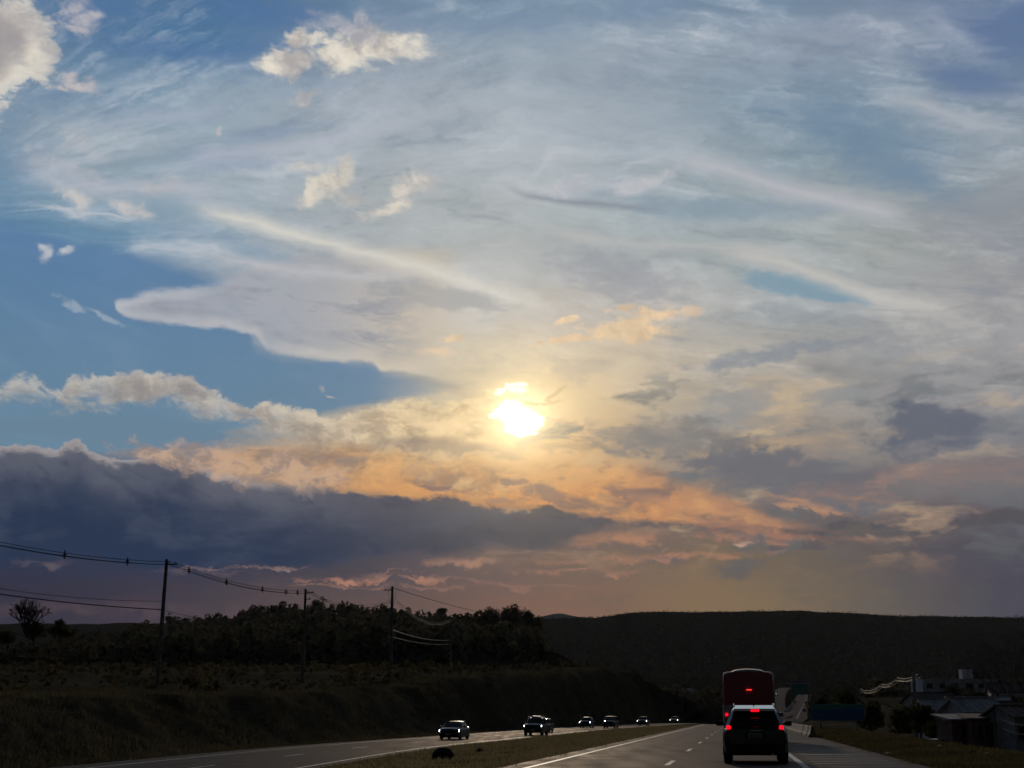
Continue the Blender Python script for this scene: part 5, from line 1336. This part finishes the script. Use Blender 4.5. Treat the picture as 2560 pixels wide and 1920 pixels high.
def span(label, a, b, sag, wires=3, r=.024, m=None, spacers=(), cat='power line', spread=.17):
    t = thing('power_line', label, cat, (a + b) / 2); c = (a + b) / 2
    offs = [Vector((0, 0, spread)), Vector((-spread, 0, -spread * .55)), Vector((spread, 0, -spread * .55))][:wires]
    if wires == 1: offs = [Vector((0, 0, 0))]
    for o_ in offs:
        MB().tube([p - c for p in sagged(a, b, sag, off=o_)], r, 5).build('wire', m or M_CABLE, t, smooth=True)
    for f in spacers:
        p = a.lerp(b, f) + Vector((0, 0, -4 * sag * f * (1 - f))) - c
        mb = MB(); s_ = spread
        for u, v in (((0, s_ * 2.2), (0, -s_ * 2.0)), ((-s_ * 1.35, -s_ * .55), (s_ * 1.35, -s_ * .55)), ((-s_ * .9, s_ * .35), (s_ * .9, s_ * .35))):
            mb.tube([(p.x + u[0], p.y, p.z + u[1]), (p.x + v[0], p.y, p.z + v[1])], .055, 6)
        mb.build('spacer', M_TRIM, t)
    return t
GP = 'poles on the field above the left bank'
a0, t0, _ = pole('utility_pole', 'concrete utility pole beyond the left edge that carries the first wires', -470, 92, 1228, group=GP)
a1, t1, _ = pole('utility_pole', 'tallest concrete pole at far left, standing out against the dark cloud', 411, 124, 1398, arms=1, r=.17, group=GP, lean=.22)
a2, t2, _ = pole('utility_pole', 'second pole from the left, its top just above the hill crest', 764, 160, 1472, arms=2, r=.16, group=GP)
a3, t3, _ = pole('utility_pole', 'third pole from the left with stays at its head, left of the middle', 981, 166, 1466, arms=1, side=-1, r=.17, group=GP)
a4, t4, _ = pole('utility_pole', 'short faint pole in front of the dense tree clump', 1128, 237, 1547, arms=2, side=-1, r=.15, group=GP)
a5, t5, _ = pole('utility_pole', 'small pole below the tree clump on the field', 1342, 300, 1668, arms=1, r=.14, group=GP)
span('three-wire spaced cable running from the left edge to the tallest pole', a0, a1, 1.0, spacers=(.635, .84))
span('three-wire spaced cable drooping from the tallest pole to the second pole', a1, a2, 0.75, spacers=(.10, .34, .60, .79, .89))
span('faint three-wire cable from the second pole to the third pole', a2, a3 + Vector((.5, 0, -1.3)), 1.2, r=.018, spacers=())
span('thick single cable sloping right from the head of the third pole', t3 + Vector((0, 0, -.15)), place(1262, 262, 1541), 0.4, wires=1, r=.035)
span('gleaming wires from the third pole down to the short pole before the trees', a3 + Vector((1.0, 0, -1.3)), t4 + Vector((0, 0, -.2)), 1.6, r=.022, m=M_ALU)
low = lambda px, d, py: place(px, d, py)
span('lower cable from the left edge to the tallest pole', low(-470, 92, 1402), low(405, 124, 1524), 0.55, wires=1, r=.045)
span('faint middle cable from the left edge towards the tallest pole', low(-470, 92, 1372), low(405, 124, 1503), 0.9, wires=1, r=.02)
span('low cable between the tallest and second poles', low(405, 124, 1524), low(760, 160, 1574), 0.5, wires=1, r=.02)
span('low cable between the second and third poles', low(760, 160, 1560), low(979, 166, 1574), 0.4, wires=1, r=.025)
span('pale low cable from the third pole to the short pole', low(979, 166, 1574), low(1128, 237, 1600), 0.5, wires=1, r=.045, m=M_ALU)
span('second pale cable just below, ending at the short pole', low(979, 166, 1592), low(1128, 237, 1610), 0.4, wires=1, r=.03, m=M_ALU)
for s_ in (-1, 1):
    st_ = MB().tube([(s_ * .55, 0, t3.z - .2 - 0), (s_ * .12, 0, t3.z - 2.6)], .02, 5)
    o = st_.build('stay', M_IRON); o.parent = [q for q in bpy.data.objects if q.get('label', '').startswith('third pole from')][0]
    o.location = (0, 0, -o.parent.location.z)

# right-hand side
GQ = 'poles in the town right of the road'
b1, u1, _ = pole('utility_pole', 'pale pole rising beside the white building on the right', 2283, 150, 1680, arms=1, side=1, r=.17, group=GQ)
b2, u2, _ = pole('utility_pole', 'pole just behind the blue and green road sign', 2141, 200, 1718, arms=1, side=1, r=.15, group=GQ)
b3, u3, _ = pole('utility_pole', 'thin low pole with a crossarm right of the road sign', 2200, 190, 1764, arms=1, r=.10, group=GQ)
b4, u4, _ = pole('utility_pole', 'thin pole just left of the pale pole', 2267, 165, 1776, arms=0, r=.09, group=GQ)
b6, u6, _ = pole('utility_pole', 'pole with a lamp at the corner of the right-hand house', 2484, 106, 1775, arms=1, side=-1, r=.13, group=GQ)
m1 = place(2203, 184, 1714); m2 = place(2243, 168, 1698)
span('gleaming wires sagging from the pole behind the road sign', b2, m1, .55, r=.016, m=M_ALU, spread=.2)
span('gleaming middle wires between the two right-hand poles', m1, m2, .4, r=.016, m=M_ALU, spread=.2)
span('gleaming wires rising to the head of the pale pole', m2, b1, .3, r=.016, m=M_ALU, spread=.2)
span('thin cable from the pale pole down to the low crossarm pole', place(2281, 150, 1755), u3, .5, wires=1, r=.02)
span('cable from the house pole to the left over the sheds', u6 + Vector((0, 0, -.6)), place(2405, 118, 1800), .5, wires=1, r=.02)
span('slack cable above the low tiled roofs on the right', place(2475, 106, 1805), place(2395, 128, 1822), .9, wires=1, r=.02)
span('cable from the house pole out of the picture on the right', u6 + Vector((0, 0, -.4)), place(2640, 92, 1795), .6, wires=1, r=.022)
span('lower slack cable from the house pole to the right edge', u6 + Vector((0, 0, -1.0)), place(2640, 92, 1812), .7, wires=1, r=.022)

# ---- direction sign right of the road
def road_sign():
    c = place(2095, 120, 1781); w, h = 4.45, 1.38
    t = thing('direction_sign', 'wide blue and green direction sign on two posts beyond the concrete barrier', 'road sign', (c.x, c.y, gz_at(c.x, c.y)), -HEAD * .6)
    z0 = c.z - t.location.z
    MB().box((0, 0, z0), (w, .05, h)).build('panel', M_SIGNB, t, bevel=.01)
    MB().box((0, -.030, z0 + h * .36), (w - .06, .008, h * .25)).build('green_field', M_SIGNG, t)
    fr = MB()
    for sx in (-1, 1): fr.box((sx * (w / 2 - .02), -.032, z0), (.05, .01, h))
    for sz in (-1, 1): fr.box((0, -.034, z0 + sz * (h / 2 - .03)), (w - .08, .01, .045))
    fr.build('border', M_SIGNW, t)
    for x, z, ww, hh in ((-.55, .30, 2.3, .10), (1.75, .30, .55, .12), (-1.95, -.12, .20, .22), (-1.2, -.12, .85, .10), (1.0, -.12, .3, .1), (1.65, -.13, .55, .10)):
        n = max(1, int(ww / .16))                      # rows of worn, unreadable letters
        for i in range(n):
            MB().box((x - ww / 2 + (i + .5) * ww / n, -.037, z0 + z), (ww / n * .62, .006, hh * random.uniform(.75, 1.1))).build('letter', M_SIGNW, t)
    for sx in (-1.5, 1.55): MB().tube([(sx, .06, -.3), (sx, .06, z0 + h / 2 - .1)], .06, 8).build('post', M_IRON, t, smooth=True)
road_sign()
def gantry():
    c = place(1998, 420, 1722.5)
    px_ = place(2024, 420); zb = gz_at(px_.x, 420)
    t = thing('overhead_sign', 'green overhead sign on a single arm above the far slope', 'road sign', (px_.x, 420, zb), 0)
    dx = c.x - px_.x; z0 = c.z - zb
    MB().box((dx, -.3, z0), (4.8, .12, 3.2)).build('panel', M_SIGNG, t, bevel=.02)
    MB().tube([(0, 0, -.5), (0, 0, z0 + 1.8)], .2, 10).build('post', M_IRON, t, smooth=True)
    MB().tube([(.4, 0, z0 + 1.5), (dx - 3.8, 0, z0 + 1.6)], .13, 8).build('arm', M_IRON, t, smooth=True)
    for z in (.8, 0, -.8):
        for i in range(7): MB().box((dx - 1.5 + i * .5, -.375, z0 + z), (.3, .02, .34)).build('letter', M_SIGNW, t)
gantry()

# ---- concrete barrier
ORD = 'first second third fourth fifth sixth seventh eighth ninth tenth eleventh twelfth thirteenth fourteenth fifteenth sixteenth seventeenth'.split()
def barrier():
    segs = []
    for i in range(17):
        y = 93.0 + i * 4.02
        prof = [(-.30, 0), (-.30, .08), (-.16, .30), (-.09, .72), (.09, .72), (.16, .30), (.30, .08), (.30, 0)]
        o = MB().loft([[(px, yy, z) for px, z in prof] for yy in (-1.98, 1.98)])
        t = thing('concrete_barrier', f'pale concrete barrier block, {ORD[i]} from the near end of the row on the right shoulder' if i else 'nearest concrete barrier block, at the near end of the row', 'barrier', (RX0 + RSL * y + (ROAD_R - .35) * 1.013 + random.uniform(-.04, .04), y, .0), -HEAD + random.uniform(-.012, .012), 'concrete barrier blocks')
        o.build('block', M_BARRIER, t, bevel=.02)
        for yy in (-1.2, 1.2): MB().box((-.27, yy, .10), (.08, .35, .12)).build('drain_slot', M_TRIM, t)
        if i % 2 == 0: MB().box((-.135, .4, .5), (.02, .12, .09)).build('reflector', M_TAIL_OFF, t)
barrier()

# ---- stones and litter
def stone(name, label, loc, r, h, m):
    bm = bmesh.new(); bmesh.ops.create_icosphere(bm, subdivisions=3, radius=1.0)
    sd = random.random() * 50
    for v in bm.verts:
        n_ = float(fbm(np.array([v.co.x * 1.3 + sd]), np.array([v.co.y * 1.3 + v.co.z * 1.7]))[0])
        k = 1 + .38 * n_
        v.co = Vector((v.co.x * r * k, v.co.y * r * k * .85, (v.co.z * .62 + .38) * h * k))
    me = bpy.data.meshes.new(name); bm.to_mesh(me); bm.free(); me.materials.append(m)
    o = bpy.data.objects.new(name, me); COL.objects.link(o); o.location = loc
    tag(o, label, 'stone')
M_STONE = mat('dark_stone', (0.035, 0.028, 0.024), 0.9, noise_scale=5, noise_amt=.4, bump=.6)
for px, d, r, h, lab in ((1106, 63, .48, .62, 'dark rounded boulder on the median in front of the nearest oncoming car'), (1203, 78, .32, .30, 'small dark stone on the median right of the boulder')):
    p = place(px, d); stone('boulder', lab, (p.x, p.y, gz_at(p.x, p.y) - .12), r, h, M_STONE)
M_PAPER = mat('paper', (0.55, 0.54, 0.5), 0.8)
for px, d, lab in ((2215, 50, 'scrap of white litter at the edge of the right shoulder'), (2345, 57, 'scrap of white litter halfway along the right verge'), (2462, 47, 'scrap of white litter near the right edge of the picture')):
    p = place(px, d); z = gz_at(p.x, p.y) + .14
    q = lambda: random.uniform(-.03, .03)
    V_ = [(-.10 + q(), -.05, q()), (.0, -.07, .05 + q()), (.11, -.03, q()), (.12, .06, .04 + q()), (.01, .08, .07 + q()), (-.11, .05, .02 + q())]
    V2 = [(x, y, z_ - .012) for x, y, z_ in V_]
    o = MB().mesh(V_ + V2, [(0, 1, 4, 5), (1, 2, 3, 4), (11, 10, 7, 6), (10, 9, 8, 7), (0, 6, 7, 1), (1, 7, 8, 2), (2, 8, 9, 3), (3, 9, 10, 4), (4, 10, 11, 5), (5, 11, 6, 0)]).build('litter', M_PAPER)
    o.location = (p.x, p.y, z); tag(o, lab, 'litter')
# =================================================================== town on the right, houses on the hill
M_WALLW = mat('white_render', (0.68, 0.67, 0.70), 0.9, noise_scale=.8, noise_amt=.18)
M_WALLG = mat('grey_render', (0.42, 0.41, 0.43), 0.9, noise_scale=1.2, noise_amt=.3)
M_WALLB = mat('bare_brick_wall', (0.22, 0.12, 0.09), 0.9, noise_scale=1.5, noise_amt=.3)
M_TILE = mat('roof_tile', (0.16, 0.10, 0.08), 0.85, noise_scale=1.5, noise_amt=.4, bump=.4)
M_FIBRE = mat('fibre_cement_roof', (0.36, 0.35, 0.34), 0.8, noise_scale=1.0, noise_amt=.35)
M_WIN = mat('window_glass', (0.012, 0.013, 0.018), .1)
M_FRAME = mat('window_frame', (0.16, 0.16, 0.17), .5)
M_DOOR = mat('door', (0.06, 0.04, 0.035), .6)
M_TEAL = mat('teal_awning', (0.03, 0.11, 0.14), .6, noise_scale=2)
M_METALR = mat('metal_sheet', (0.5, 0.5, 0.5), .3, .9)

def house(name, label, px, depth, w, d, h, roof='gable', wall_m=None, roof_m=None, rz=0.0, z=None, rise=1.3, windows=2, over=.35, group=None, cat='house', sink=1.2):
    p = place(px, depth); zg = gz_at(p.x, p.y) if z is None else z
    t = thing(name, label, cat, (p.x, p.y, zg), rz, group)
    wm, rm = wall_m or M_WALLW, roof_m or M_TILE
    wl = MB().box((0, 0, (h - sink) / 2), (w, d, h + sink))
    if roof == 'gable':
        for s_ in (-1, 1): wl.mesh([(s_ * w / 2, -d / 2, h), (s_ * w / 2, d / 2, h), (s_ * w / 2, 0, h + rise * .93), (s_ * (w / 2 - .15), -d / 2, h), (s_ * (w / 2 - .15), d / 2, h), (s_ * (w / 2 - .15), 0, h + rise * .93)], [(0, 1, 2), (5, 4, 3), (0, 3, 4, 1), (1, 4, 5, 2), (2, 5, 3, 0)])
    wl.build('wall', wm, t)
    if roof == 'gable':
        r = MB(); W2, D2 = w / 2 + over, d / 2 + over; dz = rise * over / (d / 2)
        for s_ in (-1, 1):
            a = [(-W2, s_ * D2, h - dz), (W2, s_ * D2, h - dz), (W2, 0, h + rise), (-W2, 0, h + rise)]
            r.mesh(a + [(x, y, z_ + .12) for x, y, z_ in a], [(0, 1, 2, 3), (7, 6, 5, 4), (0, 4, 5, 1), (1, 5, 6, 2), (2, 6, 7, 3), (3, 7, 4, 0)])
        ro = r.build('roof', rm, t)
        MB().tube([(-W2, 0, h + rise + .13), (W2, 0, h + rise + .13)], .09, 6).build('ridge_cap', rm, ro)
        n = int(w / .55)
        for i in range(n + 1):                         # rolls of the roofing seen edge-on at the eaves
            x = -W2 + i * 2 * W2 / n
            MB().tube([(x, -D2, h - dz + .12), (x, 0, h + rise + .12)], .035, 5).build('roof_roll', rm, ro)
    elif roof == 'shed':
        a = [(-w / 2 - over, -d / 2 - over, h), (w / 2 + over, -d / 2 - over, h), (w / 2 + over, d / 2 + over, h + rise), (-w / 2 - over, d / 2 + over, h + rise)]
        MB().mesh(a + [(x, y, z_ + .1) for x, y, z_ in a], [(0, 1, 2, 3), (7, 6, 5, 4), (0, 4, 5, 1), (1, 5, 6, 2), (2, 6, 7, 3), (3, 7, 4, 0)]).build('roof', rm, t)
    else:
        MB().box((0, 0, h + .02), (w + .2, d + .2, .22)).build('roof', rm, t)
    xs = [(-w / 2) + w * (i + .5) / windows for i in range(windows)]
    for i, x in enumerate(xs):
        f = MB().box((x, -d / 2 - .02, h * .56), (1.25, .1, 1.1)).build('window', M_FRAME, t)
        for s_ in (-1, 1): MB().box((x + s_ * .29, -d / 2 - .075, h * .56), (.50, .02, .92)).build('pane', M_WIN, f)
        MB().box((x, -d / 2 - .08, h * .56 - .60), (1.4, .16, .07)).build('sill', wm, f)
    dr = MB().box((w * .12 if windows > 1 else w * .36, -d / 2 - .03, 1.0), (.85, .08, 2.05)).build('door', M_DOOR, t)
    return t
zt = lambda px, depth, py: place(px, depth, py).z
# white building with a roof tank block
B = house('long_building', 'long white flat-roofed building with a square block on its roof, on the right slope', 2394, 300, 16.6, 9, 3.0, 'flat', M_WALLW, M_WALLW, 0, zt(2394, 300, 1736), windows=6, cat='building', sink=4)
MB().box((2.9, 1.5, 4.2), (2.2, 2.4, 2.2)).build('roof_block', M_WALLW, B)
house('house', 'low house with a tiled roof whose pale eaves edge shows left of the shed', 2372, 140, 5.2, 5, 3.0, 'gable', M_WALLG, M_FIBRE, -.1, zt(2372, 140, 1780) - 2.9, 1.0)
house('house', 'gabled house between the tiled roof and the corner house on the right', 2432, 132, 3.9, 5, 3.1, 'gable', M_WALLG, M_FIBRE, .15, zt(2432, 132, 1782) - 3.0, 1.1)
H = house('house', 'pale house at the right edge of the picture behind the lamp pole', 2545, 108, 3.4, 4, 2.6, 'gable', M_WALLG, M_TILE, .25, zt(2545, 108, 1795) - 2.5, .7)
MB().loft([[(.2, -2.1, 1.7), (2.0, -2.1, 1.7), (2.0, -3.2, 1.3), (.2, -3.2, 1.3)], [(.2, -2.1, 1.77), (2.0, -2.1, 1.77), (2.0, -3.2, 1.37), (.2, -3.2, 1.37)]]).build('awning', M_TEAL, H)
MB().box((1.0, -2.08, .7), (1.2, .1, 1.7)).build('shutter', mat('blue_shutter', (.02, .05, .12), .5), H)
house('shed', 'small dark shed with posts in front of the low houses', 2398, 112, 2.6, 3, 1.9, 'shed', M_WALLB, M_FIBRE, .1, zt(2398, 112, 1862), .4, 1, cat='shed')
house('shed', 'brick shed left of the corner house', 2446, 110, 1.9, 3, 2.0, 'shed', M_WALLB, M_TILE, -.1, zt(2446, 110, 1864), .35, 1, cat='shed')
house('house', 'dark house half hidden by trees behind the pale pole', 2330, 200, 6, 6, 3.0, 'gable', M_WALLG, M_TILE, .2, None, 1.3)
house('house', 'grey house on the slope right of the white building', 2530, 240, 7, 6, 3.2, 'gable', M_WALLG, M_TILE, -.2, None, 1.5)
for px, dep, w, h, py, m, rm, lab in ((2352, 158, 3.6, 2.5, 1800, M_WALLG, M_FIBRE, 'small grey house below the tiled roof, left of the cables'), (2470, 150, 4.2, 2.6, 1762, M_WALLW, M_FIBRE, 'pale cottage above the corner house'), (2505, 135, 3.2, 2.4, 1776, M_WALLG, M_TILE, 'dim cottage just left of the corner house roof'),
                                      (2420, 165, 4.4, 2.6, 1757, M_WALLB, M_TILE, 'brick cottage on the slope behind the gabled house'), (2545, 175, 4.0, 2.6, 1748, M_WALLW, M_TILE, 'pale cottage at the right edge above the trees'), (2348, 230, 4.2, 2.7, 1752, M_WALLG, M_FIBRE, 'grey cottage under the left end of the white building'), (2470, 118, 1.8, 1.7, 1838, M_WALLG, M_FIBRE, 'tiny lean-to beside the lamp pole'), (2425, 120, 2.2, 1.8, 1830, M_WALLW, M_FIBRE, 'tiny pale lean-to behind the two sheds')):
    house('cottage', lab, px, dep, w, w * 1.1, h, 'gable', m, rm, random.uniform(-.4, .4), zt(px, dep, py) - h, .7, 2, .25, 'small houses crowded on the right slope', sink=2.5)
# far pale roofs scattered on the dark hillside
for px, dep, py, lab in ((1248, 520, 1597, 'pale roofed house below the tree clump on the left hillside'), (1340, 540, 1623, 'small pale house below and right of the tree clump'), (1425, 520, 1642, 'small pale house low on the hillside above the oncoming cars'),
                         (1520, 620, 1593, 'tiny pale house high on the far hillside'), (1640, 640, 1626, 'small pale house left of the coach on the far slope'), (1712, 600, 1648, 'pale house just left of the coach, low on the slope'), (1575, 420, 1677, 'small pale house at the foot of the tall dark tree')):
    p = place(px, dep, py); zg = gz_at(p.x, p.y)
    house('far_house', lab, px, dep, 6.5, 5, 2.5, 'gable', M_WALLG, M_FIBRE, random.uniform(-.4, .4), zg - .2, .8, sink=2, group='scattered houses on the dark hillside')
# parked car behind the verge
p = place(2322, 112); vehicle('parked_car', 'dark blue car parked beyond the right verge, only its top showing', 'car', (p.x, p.y, zt(2322, 112, 1846) - 1.47), 1.25, SEDAN, M_NAVY, None, False)
# trees among the houses
for px, dep, h, w, lab in ((2378, 262, 4.6, 2.6, 'dome-shaped tree in front of the white building'), (2455, 250, 4.0, 3.2, 'spreading dark tree before the right end of the white building'), (2318, 170, 5.0, 2.4, 'dark tree just right of the pale pole'), (2290, 128, 3.6, 1.9, 'low dark tree at the foot of the pale pole'),
                           (2235, 150, 4.2, 2.4, 'dark tree between the road sign and the pale pole'), (2170, 165, 3.6, 2.2, 'dark tree right behind the road sign'), (2535, 160, 5.4, 2.6, 'dark tree behind the corner house'), (2420, 190, 5.0, 2.8, 'dark tree behind the gabled houses'), (2110, 240, 5.5, 3.2, 'dark tree above the road sign'), (2050, 230, 4.4, 2.6, 'dark tree left of the road sign beside the far slope'),
                           (2345, 120, 2.8, 1.7, 'bushy dark tree left of the small shed')):
    tree('town_tree', lab, at(px, dep), h, w, leaves=1300, leaf=.2, trunk=.12, crown_h=1.0, lobes=14, group='trees among the houses on the right')
# wisps of branches at the right edge of the far ridge
p = place(2548, 190, 1545); bare_tree('bare_tree', 'leafless treetop at the right edge of the skyline', (p.x, p.y, gz_at(p.x, p.y)), p.z - gz_at(p.x, p.y) + 1.0, 3, 5, 'tree')
# =================================================================== evening haze: even air round everything
def haze():
    lo, hi = -140.0, 260.0
    o = MB().box((0, 0, (lo + hi) / 2), (84000, 84000, hi - lo)).build('haze', bpy.data.materials.new('haze_air'))
    m = o.data.materials[0]; m.use_nodes = True; t = m.node_tree
    t.nodes.remove(t.nodes['Principled BSDF'])
    v = t.nodes.new('ShaderNodeVolumePrincipled')
    v.inputs['Color'].default_value = (0.84, 0.90, 1.0, 1); v.inputs['Density'].default_value = 1.9e-5; v.inputs['Anisotropy'].default_value = 0.35
    t.links.new(v.outputs[0], t.nodes['Material Output'].inputs['Volume'])
    tag(o, 'thin evening haze filling the valley air', 'haze', kind='stuff')
haze()
